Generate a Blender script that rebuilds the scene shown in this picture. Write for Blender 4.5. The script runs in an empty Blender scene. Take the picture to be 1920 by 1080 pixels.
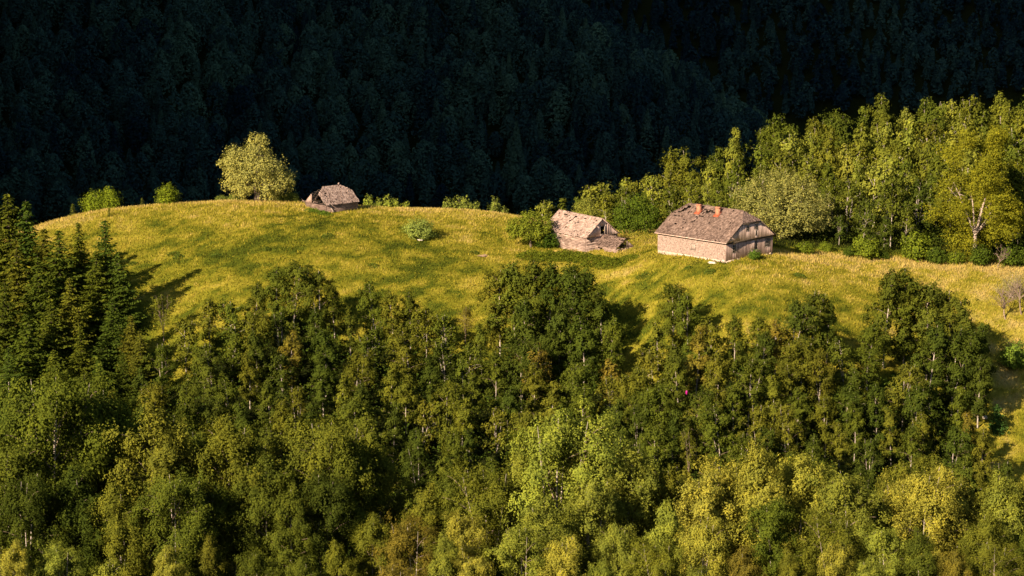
import bpy, bmesh, math, random
import numpy as np
from mathutils import Vector, Matrix
R = math.radians
S = bpy.context.scene
C = S.collection
rng = np.random.default_rng(7)
random.seed(7)

# ------------------------------------------------------------------ camera, sky, sun, exposure
PITCH = R(-10.6)
FPX = 4000.0                      # focal length in pixels of a 1920 px wide frame
cam = bpy.data.cameras.new('camera')
cam.sensor_width = 36.0; cam.lens = FPX / 1920 * 36
cam.clip_start = 1.0; cam.clip_end = 6000
camo = bpy.data.objects.new('camera', cam); C.objects.link(camo)
camo.location = (0, 0, 0); camo.rotation_euler = (R(90) + PITCH, 0, 0)
S.camera = camo

SUN_T, SUN_E = R(49), R(28)       # azimuth from the left towards behind the camera, elevation
sdir = Vector((-math.cos(SUN_T) * math.cos(SUN_E), -math.sin(SUN_T) * math.cos(SUN_E), math.sin(SUN_E)))
sun = bpy.data.lights.new('sun', 'SUN'); sun.energy = 5.0; sun.angle = R(0.5); sun.color = (1.0, 0.82, 0.58)
suno = bpy.data.objects.new('sun', sun); C.objects.link(suno)
suno.rotation_euler = sdir.to_track_quat('Z', 'Y').to_euler(); suno.location = (-200, -200, 300)
w = bpy.data.worlds.new('World'); S.world = w; w.use_nodes = True
wn = w.node_tree.nodes; wn.clear()
sky = wn.new('ShaderNodeTexSky'); sky.sky_type = 'NISHITA'; sky.sun_disc = False
sky.sun_elevation = SUN_E; sky.sun_rotation = math.atan2(sdir.x, sdir.y)
bg = wn.new('ShaderNodeBackground'); bg.inputs[1].default_value = 0.05
wo = wn.new('ShaderNodeOutputWorld')
w.node_tree.links.new(sky.outputs[0], bg.inputs[0]); w.node_tree.links.new(bg.outputs[0], wo.inputs[0])
S.view_settings.view_transform = 'Standard'; S.view_settings.look = 'None'
S.view_settings.exposure = 1.3; S.view_settings.gamma = 1.0
S.cycles.max_bounces = 6; S.cycles.diffuse_bounces = 2; S.cycles.transmission_bounces = 3
S.cycles.glossy_bounces = 1; S.cycles.transparent_max_bounces = 4

# ------------------------------------------------------------------ pixel <-> world
def ray(v, Y):
    return Y * np.tan(PITCH + np.arctan((540 - v) / FPX))
def pt(u, v, Y):
    z = ray(v, Y); d = Y * math.cos(PITCH) + z * math.sin(PITCH)
    return (u - 960) / FPX * d, Y, z
def px(x, y, z):
    d = y * np.cos(PITCH) + z * np.sin(PITCH)
    return 960 + FPX * x / d, 540 - FPX * (-y * np.sin(PITCH) + z * np.cos(PITCH)) / d

# ------------------------------------------------------------------ terrain
CON = []
def cv(*a):
    for u, v, Y in a: CON.append(pt(u, v, Y))
def cz(*a):
    for u, Y, z in a: CON.append(((u - 960) / 3948 * Y, Y, z))
crest = [(-300, 560, 335), (0, 452, 348), (80, 420, 352), (200, 394, 358), (300, 384, 362), (400, 379, 365), (560, 379, 368),
         (700, 390, 370), (820, 393, 370), (950, 403, 368)]
cv(*crest)
for u, v, Y in crest:
    x, y, z = pt(u, v, Y)
    CON.append((x, y + 10, z - 2.6)); CON.append((x, y + 26, z - 9.5)); CON.append((x, y + 46, z - 20))
cv((1060, 427, 362), (1200, 442, 356), (1110, 462, 345), (1030, 462, 347), (1180, 474, 338), (1150, 480, 336), (610, 399, 357), (672, 393, 362), (640, 396, 359))
cv((500, 425, 345), (500, 480, 333), (500, 560, 320), (500, 640, 310), (500, 800, 290), (500, 950, 272))
cv((250, 440, 345), (300, 500, 332), (300, 600, 316))
cv((900, 440, 350), (900, 500, 335), (900, 570, 322), (900, 650, 311), (900, 800, 290), (900, 950, 272))
cv((1150, 520, 327), (1150, 600, 315), (1150, 700, 302))
cv((1361, 492, 322), (1232, 479, 331), (1452, 478, 329), (1360, 540, 312), (1360, 600, 303), (1360, 680, 293), (1360, 800, 280), (1360, 950, 264))
cv((1500, 479, 334), (1600, 486, 336), (1700, 494, 336), (1920, 514, 334), (2150, 540, 332), (1650, 560, 319), (1650, 650, 306))
cv((1900, 570, 323), (1900, 640, 314), (1900, 760, 300), (1900, 850, 290), (1700, 800, 288), (2150, 760, 300))
cv((100, 480, 338), (100, 560, 325), (100, 700, 308), (100, 900, 285), (-300, 700, 308), (-300, 900, 285))
cz((1300, 350, -56.2), (1200, 385, -63), (1060, 385, -64), (1060, 410, -74), (1300, 385, -60), (1500, 385, -58), (1700, 380, -57.5), (1920, 400, -56.5), (2200, 400, -56),
   (1500, 410, -60), (1300, 410, -66), (1700, 352, -58.5), (1920, 352, -58.5))
for u in (-300, 300, 960, 1600, 2200):
    cz((u, 246, -86), (u, 228, -80), (u, 205, -71.5), (u, 190, -67.5), (u, 172, -64), (u, 130, -53), (u, 60, -27), (u, 0.1, -4), (u, -60, 8))
CON = np.array(CON)
SC = 50.0
def _phi(r2):
    return 0.5 * r2 * np.log(np.maximum(r2, 1e-9))
def _tps_fit():
    P = CON[:, :2] / SC; n = len(P)
    K = _phi(((P[:, None] - P[None]) ** 2).sum(-1)) + np.eye(n) * 0.003
    A = np.zeros((n + 3, n + 3)); A[:n, :n] = K
    A[:n, n] = 1; A[:n, n + 1:] = P; A[n, :n] = 1; A[n + 1:, :n] = P.T
    b = np.zeros(n + 3); b[:n] = CON[:, 2]
    return np.linalg.solve(A, b)
TW = _tps_fit()
def tps(x, y):
    q = np.stack([x, y], -1) / SC; P = CON[:, :2] / SC
    out = np.empty(len(q))
    for i in range(0, len(q), 20000):
        s = q[i:i + 20000]
        out[i:i + 20000] = _phi(((s[:, None] - P[None]) ** 2).sum(-1)) @ TW[:len(P)] + TW[len(P)] + s @ TW[len(P) + 1:]
    return out
def sst(a, b, x):
    t = np.clip((x - a) / (b - a), 0, 1); return t * t * (3 - 2 * t)
_lat = np.random.default_rng(3).random((64, 64))
def vnoise(x, y):
    xi = np.floor(x).astype(int); yi = np.floor(y).astype(int); fx = x - xi; fy = y - yi
    fx = fx * fx * (3 - 2 * fx); fy = fy * fy * (3 - 2 * fy)
    g = lambda a, b: _lat[a % 64, b % 64]
    return (g(xi, yi) * (1 - fx) + g(xi + 1, yi) * fx) * (1 - fy) + (g(xi, yi + 1) * (1 - fx) + g(xi + 1, yi + 1) * fx) * fy
def fbm(x, y, n=3):
    s = 0; a = 1; t = 0
    for i in range(n):
        s = s + a * vnoise(x * 2 ** i + 17 * i, y * 2 ** i + 5 * i); t += a; a *= .5
    return s / t
def far_hill(x, y):
    a1 = -127 + .47 * (y - 815) + 16 * (fbm(x / 90 + 9, y / 200) - .5) + 7 * np.sin(x / 38)
    a2 = -46 - .72 * (x - 12) - .10 * (y - 900)
    k = 10.0
    a = -k * np.log(np.exp(-np.clip(a1, -300, 300) / k) + np.exp(-np.clip(a2, -300, 300) / k))
    b = -130 + .5 * (y - 1120) + 14 * (fbm(x / 120, y / 300 + 4) - .5) + .10 * x
    return np.minimum(np.maximum(np.maximum(a, b), -128), 190)
def height(x, y):
    x = np.asarray(x, float); y = np.asarray(y, float); sh = x.shape
    x = x.ravel(); y = y.ravel()
    lim = 40 + .30 * np.clip(y, 0, 400)
    n = tps(np.clip(x, -lim, lim), np.clip(y, -60, 405))
    n = n + .35 * (fbm(x / 7, y / 7) - .5) * sst(150, 300, y)
    t = sst(405, 480, y)
    z = n * (1 - t) + far_hill(x, y) * t
    # unseen mountain added at the left to keep the sun off the far slopes
    ux, uy = math.cos(SUN_T), math.sin(SUN_T)
    p = -uy * x + ux * y
    q = -.25 * y - 22 - x
    m = np.minimum(4.5 * np.maximum(p - 325, 0), 2.2 * np.maximum(q, 0))
    m = np.minimum(m, 620) * (1 - .5 * sst(700, 1200, -x))
    return (z + m).reshape(sh)
def gz(x, y):
    return float(height(np.array([x]), np.array([y]))[0])

# ------------------------------------------------------------------ materials
def mat(name):
    m = bpy.data.materials.new(name); m.use_nodes = True
    nt = m.node_tree; nt.nodes.clear()
    out = nt.nodes.new('ShaderNodeOutputMaterial')
    return m, nt, out
def N(nt, t, **k):
    n = nt.nodes.new(t)
    for a, b in k.items(): setattr(n, a, b)
    return n
def ramp(nt, fac, stops):
    r = N(nt, 'ShaderNodeValToRGB'); e = r.color_ramp.elements
    while len(e) < len(stops): e.new(.5)
    for q, (p, c) in zip(e, stops): q.position = p; q.color = (*c, 1)
    nt.links.new(fac, r.inputs[0]); return r.outputs[0]
def noise(nt, scale, detail=4, vec=None, rough=.6):
    n = N(nt, 'ShaderNodeTexNoise'); n.inputs['Scale'].default_value = scale
    n.inputs['Detail'].default_value = detail; n.inputs['Roughness'].default_value = rough
    if vec is not None: nt.links.new(vec, n.inputs['Vector'])
    return n.outputs[0]
def mul(nt, a, b, mode='MULTIPLY', f=1.0):
    m = N(nt, 'ShaderNodeMix', data_type='RGBA', blend_type=mode); m.inputs[0].default_value = f
    nt.links.new(a, m.inputs[6]); nt.links.new(b, m.inputs[7]); return m.outputs[2]
def objco(nt, scale=(1, 1, 1)):
    t = N(nt, 'ShaderNodeTexCoord'); mp = N(nt, 'ShaderNodeMapping'); mp.inputs['Scale'].default_value = scale
    nt.links.new(t.outputs['Object'], mp.inputs[0]); return mp.outputs[0]

def leaf_mat(name, base=None, attr=None, trans=.12, spread=.55, rough=.6, tcol=(1.15, 1.25, .5)):
    """base None: the leaf colour comes from the object's own colour (each tree its own shade of green)"""
    m, nt, out = mat(name)
    at = N(nt, 'ShaderNodeAttribute', attribute_name='tint')
    r = ramp(nt, at.outputs['Fac'], [(0, (1 - spread, 1 - spread * .9, 1 - spread * .6)), (.5, (1, 1, 1)), (1, (1 + spread * 1.3, 1 + spread * .95, 1 + spread * .3))])
    if attr:
        b = N(nt, 'ShaderNodeAttribute', attribute_name=attr).outputs['Color']
    elif base is None:
        oi = N(nt, 'ShaderNodeObjectInfo'); b = oi.outputs['Color']
    else:
        rg = N(nt, 'ShaderNodeRGB'); rg.outputs[0].default_value = (*base, 1); b = rg.outputs[0]
    col = mul(nt, b, r)
    d = N(nt, 'ShaderNodeBsdfDiffuse'); nt.links.new(col, d.inputs[0])
    tr = N(nt, 'ShaderNodeBsdfTranslucent')
    tc = N(nt, 'ShaderNodeRGB'); tc.outputs[0].default_value = (*tcol, 1)
    nt.links.new(mul(nt, col, tc.outputs[0]), tr.inputs[0])
    mx = N(nt, 'ShaderNodeMixShader'); mx.inputs[0].default_value = trans
    nt.links.new(d.outputs[0], mx.inputs[1]); nt.links.new(tr.outputs[0], mx.inputs[2])
    nt.links.new(mx.outputs[0], out.inputs[0])
    return m
def plain(name, stops, scale=6, vscale=(1, 1, 1), rough=.9, bump=.3, tint=False, detail=5, dist=.02):
    m, nt, out = mat(name)
    co = objco(nt, vscale)
    n = noise(nt, scale, detail, co)
    col = ramp(nt, n, stops)
    if tint:
        at = N(nt, 'ShaderNodeAttribute', attribute_name='tint')
        col = mul(nt, col, ramp(nt, at.outputs['Fac'], [(0, (.60, .57, .56)), (.5, (1, 1, 1)), (1, (1.35, 1.33, 1.3))]))
    p = N(nt, 'ShaderNodeBsdfPrincipled'); p.inputs['Roughness'].default_value = rough
    p.inputs['Specular IOR Level'].default_value = .2
    nt.links.new(col, p.inputs['Base Color'])
    if bump:
        b = N(nt, 'ShaderNodeBump'); b.inputs['Strength'].default_value = bump; b.inputs['Distance'].default_value = dist
        nt.links.new(n, b.inputs['Height']); nt.links.new(b.outputs[0], p.inputs['Normal'])
    nt.links.new(p.outputs[0], out.inputs[0])
    return m
M = {}
M['leaf'] = leaf_mat('birch leaves')
M['leafmass'] = leaf_mat('birch wood leaves', attr='tone')
M['needle'] = leaf_mat('spruce needles', trans=.15, spread=.5, tcol=(1, 1.1, .5))
M['willow'] = leaf_mat('willow leaves', trans=.3, spread=.45, tcol=(1.05, 1.1, .6))
M['far'] = leaf_mat('far woodland leaves', base=(.034, .072, .060), trans=.15, spread=.75, tcol=(1, 1, 1))  # bluish base colour stands in for haze over the far slope
M['birchbark'] = plain('birch bark', [(.3, (.10, .075, .06)), (.45, (.36, .30, .25)), (.8, (.58, .50, .43))], 3.0, (1, 1, .8), bump=.2)
M['bark'] = plain('brown bark', [(.3, (.06, .045, .035)), (.7, (.20, .15, .11))], 3.0, (2, 2, .5), bump=.4)
M['twig'] = plain('birch twigs', [(.3, (.12, .08, .06)), (.7, (.30, .22, .17))], 3.0, bump=0)
M['deadbark'] = plain('dry grey bark', [(.3, (.22, .16, .13)), (.7, (.48, .38, .31))], 3.0, (2, 2, .5), bump=.4)
M['shingle'] = plain('weathered brown shingles', [(.3, (.075, .049, .040)), (.5, (.155, .103, .085)), (.72, (.29, .205, .175))], 1.6, (1.6, 1.6, 1), tint=True, bump=.5, detail=8)
M['paleshingle'] = plain('pale weathered shingles', [(.3, (.19, .125, .10)), (.5, (.33, .235, .20)), (.72, (.48, .36, .315))], 1.8, (1, 1, 1), tint=True, bump=.5, detail=8)
M['plank'] = plain('weathered grey planks', [(.3, (.20, .13, .11)), (.5, (.34, .235, .20)), (.75, (.48, .35, .30))], 2.2, (3, 3, .5), tint=True, bump=.4)
M['palewood'] = plain('pale planks', [(.3, (.40, .28, .24)), (.7, (.68, .50, .43))], 2.2, (3, 3, .5), tint=True, bump=.4)
M['clad'] = plain('small pale wall shingles', [(.3, (.24, .165, .14)), (.5, (.34, .245, .21)), (.72, (.43, .32, .28))], 3.4, (1, 1, 1.2), tint=True, bump=.08, detail=9)
M['log'] = plain('weathered logs', [(.3, (.13, .085, .07)), (.5, (.30, .21, .18)), (.75, (.47, .35, .305))], 1.6, (.8, .8, 3), tint=True, bump=.5)
M['darklog'] = plain('brown weathered logs', [(.3, (.09, .055, .045)), (.5, (.20, .135, .115)), (.75, (.34, .25, .22))], 1.6, (.8, .8, 3), tint=True, bump=.5)
M['plaster'] = plain('crumbling whitewash', [(.3, (.28, .21, .17)), (.5, (.48, .38, .31)), (.7, (.62, .53, .45))], 2.5, bump=.6, dist=.05)
M['brick'] = plain('orange brick', [(.3, (.16, .07, .045)), (.5, (.38, .16, .095)), (.75, (.54, .29, .19))], 4, (1, 1, 2.5), bump=.5)
M['rust'] = plain('rusty flashing', [(.3, (.22, .05, .025)), (.7, (.36, .10, .05))], 4)
M['darkwood_shade'] = plain('dark rafters and shade lines', [(.3, (.035, .026, .02)), (.7, (.10, .075, .06))], 4)  # dark wood of the rafters; doubles as painted shade at eave and gable
M['interior_shade'] = plain('dark interior', [(.3, (.02, .016, .013)), (.7, (.04, .032, .026))], 4, bump=0)  # near-black: the lack of light indoors put into the colour
M['stone'] = plain('pale stone', [(.3, (.38, .32, .26)), (.7, (.68, .60, .50))], 3, bump=.6)
M['pink'] = plain('pink foil', [(.3, (.34, .01, .16)), (.7, (.45, .02, .22))], 3, rough=.4)
M['frame'] = plain('window paint', [(.3, (.30, .24, .20)), (.7, (.55, .46, .40))], 4)
def glass_mat():
    m, nt, out = mat('old window glass'); p = N(nt, 'ShaderNodeBsdfPrincipled')
    p.inputs['Base Color'].default_value = (.012, .013, .014, 1); p.inputs['Roughness'].default_value = .3; p.inputs['Specular IOR Level'].default_value = .1
    nt.links.new(p.outputs[0], out.inputs[0]); return m
M['glass'] = glass_mat()
GOLD, GREEN = (.50, .37, .13), (.205, .192, .018)
def grass_mat(name, ground):
    m, nt, out = mat(name)
    d = N(nt, 'ShaderNodeAttribute', attribute_name='dry')
    col = ramp(nt, d.outputs['Fac'], [(0, (.018, .022, .006)), (.12, (.09, .11, .012)), (.3, GREEN), (.62, (.36, .295, .038)), (1, GOLD)])  # lowest stop is tree shade painted on the wood floor
    if ground:
        co = N(nt, 'ShaderNodeNewGeometry').outputs['Position']
        col = mul(nt, col, ramp(nt, noise(nt, 1.3, 8, co, .75), [(.3, (.45, .5, .5)), (.6, (.95, .95, .95)), (.8, (1.3, 1.25, 1.1))]))
        b = N(nt, 'ShaderNodeBump'); b.inputs['Strength'].default_value = .9; b.inputs['Distance'].default_value = .3
        nt.links.new(noise(nt, 2.2, 6, co, .8), b.inputs['Height'])
        s = N(nt, 'ShaderNodeBsdfDiffuse'); nt.links.new(col, s.inputs[0]); nt.links.new(b.outputs[0], s.inputs['Normal'])
        nt.links.new(s.outputs[0], out.inputs[0]); return m
    t = N(nt, 'ShaderNodeAttribute', attribute_name='tint')
    col = mul(nt, col, ramp(nt, t.outputs['Fac'], [(0, (.55, .6, .6)), (.5, (1, 1, 1)), (1, (1.5, 1.4, 1.3))]))
    s = N(nt, 'ShaderNodeBsdfDiffuse'); nt.links.new(col, s.inputs[0])
    tr = N(nt, 'ShaderNodeBsdfTranslucent'); nt.links.new(col, tr.inputs[0])
    mx = N(nt, 'ShaderNodeMixShader'); mx.inputs[0].default_value = .35
    nt.links.new(s.outputs[0], mx.inputs[1]); nt.links.new(tr.outputs[0], mx.inputs[2]); nt.links.new(mx.outputs[0], out.inputs[0])
    return m
M['ground'] = grass_mat('meadow ground', True)
M['grass'] = grass_mat('meadow grass', False)

# ------------------------------------------------------------------ mesh helpers
def fast_mesh(name, V, F, mats, attrs=None, smooth=False, mi=None):
    V = np.asarray(V, np.float32); F = np.asarray(F, np.int32); k = F.shape[1]
    me = bpy.data.meshes.new(name)
    me.vertices.add(len(V)); me.vertices.foreach_set('co', V.ravel())
    me.loops.add(F.size); me.loops.foreach_set('vertex_index', F.ravel())
    me.polygons.add(len(F)); me.polygons.foreach_set('loop_start', np.arange(0, F.size, k, dtype=np.int32))
    me.polygons.foreach_set('loop_total', np.full(len(F), k, np.int32))
    if smooth: me.polygons.foreach_set('use_smooth', np.ones(len(F), bool))
    if mi is not None: me.polygons.foreach_set('material_index', np.asarray(mi, np.int32))
    for a, (dom, val) in (attrs or {}).items():
        at = me.attributes.new(a, 'FLOAT', dom); at.data.foreach_set('value', np.asarray(val, np.float32))
    for m in (mats if isinstance(mats, list) else [mats]): me.materials.append(m)
    me.update(calc_edges=True)
    return me
def link(name, data, parent=None):
    o = bpy.data.objects.new(name, data); C.objects.link(o)
    if parent: o.parent = parent
    return o
def tag(o, label=None, cat=None, group=None, kind=None):
    if label: o['label'] = label
    if cat: o['category'] = cat
    if group: o['group'] = group
    if kind: o['kind'] = kind
    return o
def root(name, loc, rz, label, cat, group=None):
    o = link(name, None); o.location = loc; o.rotation_euler = (0, 0, rz); o.empty_display_size = .5
    return tag(o, label, cat, group)
def norm(a): return a / np.maximum(np.linalg.norm(a, axis=1, keepdims=True), 1e-9)

def leaves(cen, nrm, size, asp=.6, r=rng, jit=.35):
    """diamond leaf faces at cen facing nrm"""
    n = len(cen); nrm = norm(nrm)
    a = norm(np.cross(nrm, r.normal(size=(n, 3)))); b = np.cross(nrm, a)
    s = (size * (1 + jit * r.uniform(-1, 1, n)))[:, None]
    V = np.stack([cen + a * s, cen + b * s * asp, cen - a * s, cen - b * s * asp], 1).reshape(-1, 3)
    return V, np.arange(4 * n).reshape(n, 4)
def tube(P, rad, sides=6):
    P = np.asarray(P, float); n = len(P); V = []
    for i in range(n):
        d = P[min(i + 1, n - 1)] - P[max(i - 1, 0)]; d = d / (np.linalg.norm(d) + 1e-9)
        h = np.array([1, 0, 0]) if abs(d[0]) < .8 else np.array([0, 1, 0])
        a = np.cross(d, h); a /= np.linalg.norm(a); b = np.cross(d, a)
        for k in range(sides):
            t = 2 * math.pi * k / sides; V.append(P[i] + rad[i] * (a * math.cos(t) + b * math.sin(t)))
    F = [[i * sides + k, i * sides + (k + 1) % sides, (i + 1) * sides + (k + 1) % sides, (i + 1) * sides + k] for i in range(n - 1) for k in range(sides)]
    return np.array(V), np.array(F)
def join(parts):
    V, F, o = [], [], 0
    for v, f in parts: V.append(v); F.append(f + o); o += len(v)
    return np.concatenate(V), np.concatenate(F)

# ------------------------------------------------------------------ tree prototypes (mesh pairs: trunk, crown)
LOW = {}
def birch(seed, H=10, Rad=2.2, nl=34, leaf=.11, n=6500, low=.16, bare=0.0, bark='birchbark', fork=0, droop=1.0, wid=.75, peak=.42):
    r = np.random.default_rng(seed)
    ts = np.linspace(0, 1, 9)
    bend = r.normal(size=2) * .035 * H; ph = r.uniform(0, 6)
    axis = lambda t: np.array([bend[0] * t * t + .01 * H * math.sin(4 * t + ph), bend[1] * t * t + .01 * H * math.cos(5 * t + ph), H * t * .97])
    T = [tube([axis(t) for t in ts], [H * .0095 * (1 - .9 * t) + .01 for t in ts])]
    cen, nr = [], []
    stems = [(axis, 1.0)]
    for k in range(fork):
        a0 = r.uniform(0, 6.28); t0 = r.uniform(.12, .3)
        def ax2(t, a0=a0, t0=t0):
            s = t0 + (1 - t0) * t; q = axis(s).copy(); e = Rad * .62 * (t ** .8); q[0] += e * math.cos(a0); q[1] += e * math.sin(a0); q[2] *= .97; return q
        T.append(tube([ax2(t) for t in ts], [H * .0055 * (1 - .9 * t) + .008 for t in ts], 5)); stems.append((ax2, .6))
    clumps = []; nstem = sum(len(q[1]) for q in T)
    for i in range(nl):
        st, sc = stems[i % len(stems)]
        t = low + (1 - low) * ((i + r.uniform(0, 1)) / nl) ** .9
        tt = (t - low * .7) / (1 - low * .7)
        prof = (math.sin(math.pi * min(1, tt ** (math.log(.5) / math.log(peak)))) ** wid if tt < 1 else 0) * r.uniform(.5, 1.2)
        az = i * 2.399 + r.uniform(-.5, .5)
        L = Rad * max(prof, .12) * (sc if sc == 1 else .8)
        el = r.uniform(.5, 1.0) + .5 * t
        p0 = st(t * .93)
        d = np.array([math.cos(az), math.sin(az), 0])
        P = [p0 + d * L * s + np.array([0, 0, 1]) * (L * math.tan(min(el, 1.25)) * s * (1 - .45 * s)) * .55 for s in (0, .3, .6, .85, 1)]
        T.append(tube(P, [H * .0022 * (1 - .8 * s) + .006 for s in (0, .3, .6, .85, 1)], 4))
        for s in (np.linspace(.5, 1.08, 4) if L > .5 else (.5, 1)):
            c = p0 + d * L * s + np.array([0, 0, 1]) * (L * math.tan(min(el, 1.25)) * s * (1 - .45 * s)) * .55
            c = c + r.normal(size=3) * Rad * .13
            clumps.append((c, d * s + np.array([0, 0, .5])))
    top = axis(1.0)
    for q in range(4): clumps.append((top + r.normal(size=3) * .12 * Rad * .6 - np.array([0, 0, .03 * H * q]), np.array([0, 0, 1.])))
    per = max(int(n / len(clumps) / 6), 2)
    for c, out in clumps:
        if r.random() < bare: continue
        k = int(per * r.uniform(.5, 1.5)) + 1
        s0 = c + r.normal(size=(k, 3)) * np.array([.11, .11, .10]) * Rad
        dirs = np.stack([r.normal(size=k) * .25 + out[0] * .35, r.normal(size=k) * .25 + out[1] * .35, -np.abs(r.normal(size=k)) * .7 * droop + .25], 1)
        ln = r.uniform(.5, 1.3, k) * .055 * H
        for j in range(6):
            q_ = s0 + dirs * (ln * j / 5)[:, None] + r.normal(size=(k, 3)) * leaf * .6
            cen.append(q_)
            nr.append((q_ - c) / (.16 * Rad) * .55 + np.tile(out, (k, 1)) * .7 + np.array([0, 0, .25]) + r.normal(size=(k, 3)) * .42)
    cen = np.concatenate(cen); nr = np.concatenate(nr)
    V, F = leaves(cen, nr, leaf, .62, r)
    tint = np.clip(.5 + .11 * r.normal(size=len(F)) + .6 * (fbm(cen[:, 0] / 1.1 + cen[:, 2] + 9, cen[:, 1] / 1.1 + cen[:, 2] / 1.3 + 9, 2) - .5), 0, 1)
    tv, tf = join(T)
    q4 = V.reshape(-1, 4, 3)[::4]; mid4 = q4.mean(1, keepdims=True)
    cm = fast_mesh('birch_crown', V, F, M['leaf'], {'tint': ('FACE', tint)})
    LOW[cm.name] = ((mid4 + (q4 - mid4) * 1.75).reshape(-1, 3), tint[::4], tv, tf)
    return (fast_mesh('birch_trunk', tv, tf, [M[bark], M['twig']], smooth=True, mi=np.arange(len(tf)) >= nstem), cm, H)

def spruce(seed, H=14, Rad=2.6, leaf=.3, broad=1.0, low=.04, step=.036, sag=.3):
    r = np.random.default_rng(seed)
    T = [tube([(0, 0, 0), (0.05, 0, H * .5), (0, 0, H)], [H * .013, H * .008, .015])]
    cen, ax = [], []
    t = low
    while t < .985:
        L0 = Rad * (1 - t) ** .8 * r.uniform(.72, 1.12) + .07
        nb = 8 if t < .8 else 6
        a0 = r.uniform(0, 6)
        for b in range(nb):
            az = a0 + b * 6.283 / nb + r.uniform(-.4, .4); L = L0 * r.uniform(.5, 1.15)
            d = np.array([math.cos(az), math.sin(az), 0]); side = np.array([-d[1], d[0], 0])
            zt = (t + r.uniform(-.02, .02) * (t < .93)) * H
            up = .25 * t
            ns = max(int(L / .22), 2)
            for s in np.linspace(.12, 1, ns):
                base = d * L * s + np.array([0, 0, zt - sag * L * s + sag * .75 * L * s * s + up * L * s])
                wd = min(.5 * L * (1.05 - s), .75)
                for sg in (-1, 1):
                    for e in ((.35, .85) if wd > .35 else (.6,)):
                        cen.append(base + side * sg * wd * e + d * wd * e * .5 + np.array([0, 0, -wd * e * .35]) + r.normal(size=3) * .05)
                        ax.append(side * sg + d * 1.0 + np.array([0, 0, -.55]) + r.normal(size=3) * .25)
            if b % 2 == 0 and t < .9: T.append(tube([(0, 0, zt), tuple(d * L * .8 + np.array([0, 0, zt - sag * L * .5]))], [.03, .012], 3))
        t += step * r.uniform(.7, 1.2)
    cen = np.array(cen); ax = norm(np.array(ax)); n = len(cen)
    nr = norm(np.cross(ax, norm(np.cross(np.array([0, 0, 1.]) + r.normal(size=(n, 3)) * .5, ax))) + 0)
    b = norm(np.cross(nr, ax)); s = (leaf * r.uniform(.6, 1.3, n))[:, None]
    V = np.stack([cen + ax * s, cen + b * s * .38, cen - ax * s, cen - b * s * .38], 1).reshape(-1, 3); F = np.arange(4 * n).reshape(n, 4)
    tv, tf = join(T)
    return (fast_mesh('spruce_trunk', tv, tf, M['bark'], smooth=True), fast_mesh('spruce_crown', V, F, M['needle'], {'tint': ('FACE', np.clip(r.normal(.45, .2, n), 0, 1))}), H)

def blobby(seed, blobs, n, leaf, stems, bark='bark', lm='willow', flat=1.0, upn=.3, spiky=0.0, clump=.2, trunk_r=.25, asp=.6):
    """a crown of leaf sprays gathered in lobes (x, y, z, radius), carried by stems that reach the lobes"""
    r = np.random.default_rng(seed)
    B = np.array(blobs, float); wgt = B[:, 3] ** 2; wgt /= wgt.sum()
    cen, nr = [], []
    nsp = max(n // 22, 8)
    idx = r.choice(len(B), nsp, p=wgt)
    d = norm(r.normal(size=(nsp, 3))); rad = B[idx, 3] * (r.uniform(.25, 1, nsp) ** .38)
    c0 = B[idx, :3] + d * rad[:, None] * np.array([1, 1, .92])
    for i in range(nsp):
        dd = d[i] * .8 + np.array([0, 0, upn]) + r.normal(size=3) * .3; dd /= np.linalg.norm(dd)
        k = 22; s = r.uniform(-.5, 1, k)[:, None]
        L = B[idx[i], 3] * clump * 1.6 + .15
        p = c0[i] + dd * s * L * (1 + spiky) + r.normal(size=(k, 3)) * np.array([1, 1, flat]) * L * .42 * (1 - .5 * np.abs(s))
        cen.append(p); nr.append(np.tile(d[i] * .7 + np.array([0, 0, upn]), (k, 1)) + (p - c0[i]) / L * .7 + r.normal(size=(k, 3)) * .5)
    cen = np.concatenate(cen); nr = np.concatenate(nr)
    keep = cen[:, 2] > .05; cen = cen[keep]; nr = nr[keep]
    V, F = leaves(cen, nr, leaf, asp, r)
    tint = np.clip(.5 + .2 * r.normal(size=len(F)) + .3 * (fbm(cen[:, 0] / 1.4 + cen[:, 2] + 30, cen[:, 1] / 1.4 + 30, 2) - .5), 0, 1)
    H = max(b[2] + b[3] for b in blobs)
    T = []
    for k in range(stems):
        a = 6.283 * k / max(stems, 1) + r.uniform(-.3, .3); b0 = np.array([math.cos(a), math.sin(a), 0]) * (.12 * (stems > 1))
        tops = B[r.choice(len(B), min(len(B), max(3, 9 // stems)), replace=False)]
        fk = np.array([b0[0] * 3, b0[1] * 3, H * r.uniform(.16, .26)])
        T.append(tube([b0 - np.array([0, 0, .3]), b0 * 1.5 + np.array([0, 0, fk[2] * .5]), fk], [trunk_r * 1.25, trunk_r, trunk_r * .8], 7))
        for tb in tops:
            e = tb[:3] + r.normal(size=3) * tb[3] * .25; m = (fk + e) / 2 + r.normal(size=3) * .3 * np.array([1, 1, .4]) + np.array([0, 0, .06 * H])
            T.append(tube([fk, m, e], [trunk_r * .55, trunk_r * .3, .03], 5))
            for q in range(5):
                s = m + (e - m) * r.uniform(0, 1); f = s + norm(r.normal(size=(1, 3)))[0] * tb[3] * .7
                T.append(tube([s, f], [.05 * trunk_r / .25, .012], 3))
    tr = None
    if T: tv, tf = join(T); tr = fast_mesh('tree_trunk', tv, tf, M[bark], smooth=True)
    return (tr, fast_mesh('tree_crown', V, F, M[lm], {'tint': ('FACE', tint)}), H)

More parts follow.
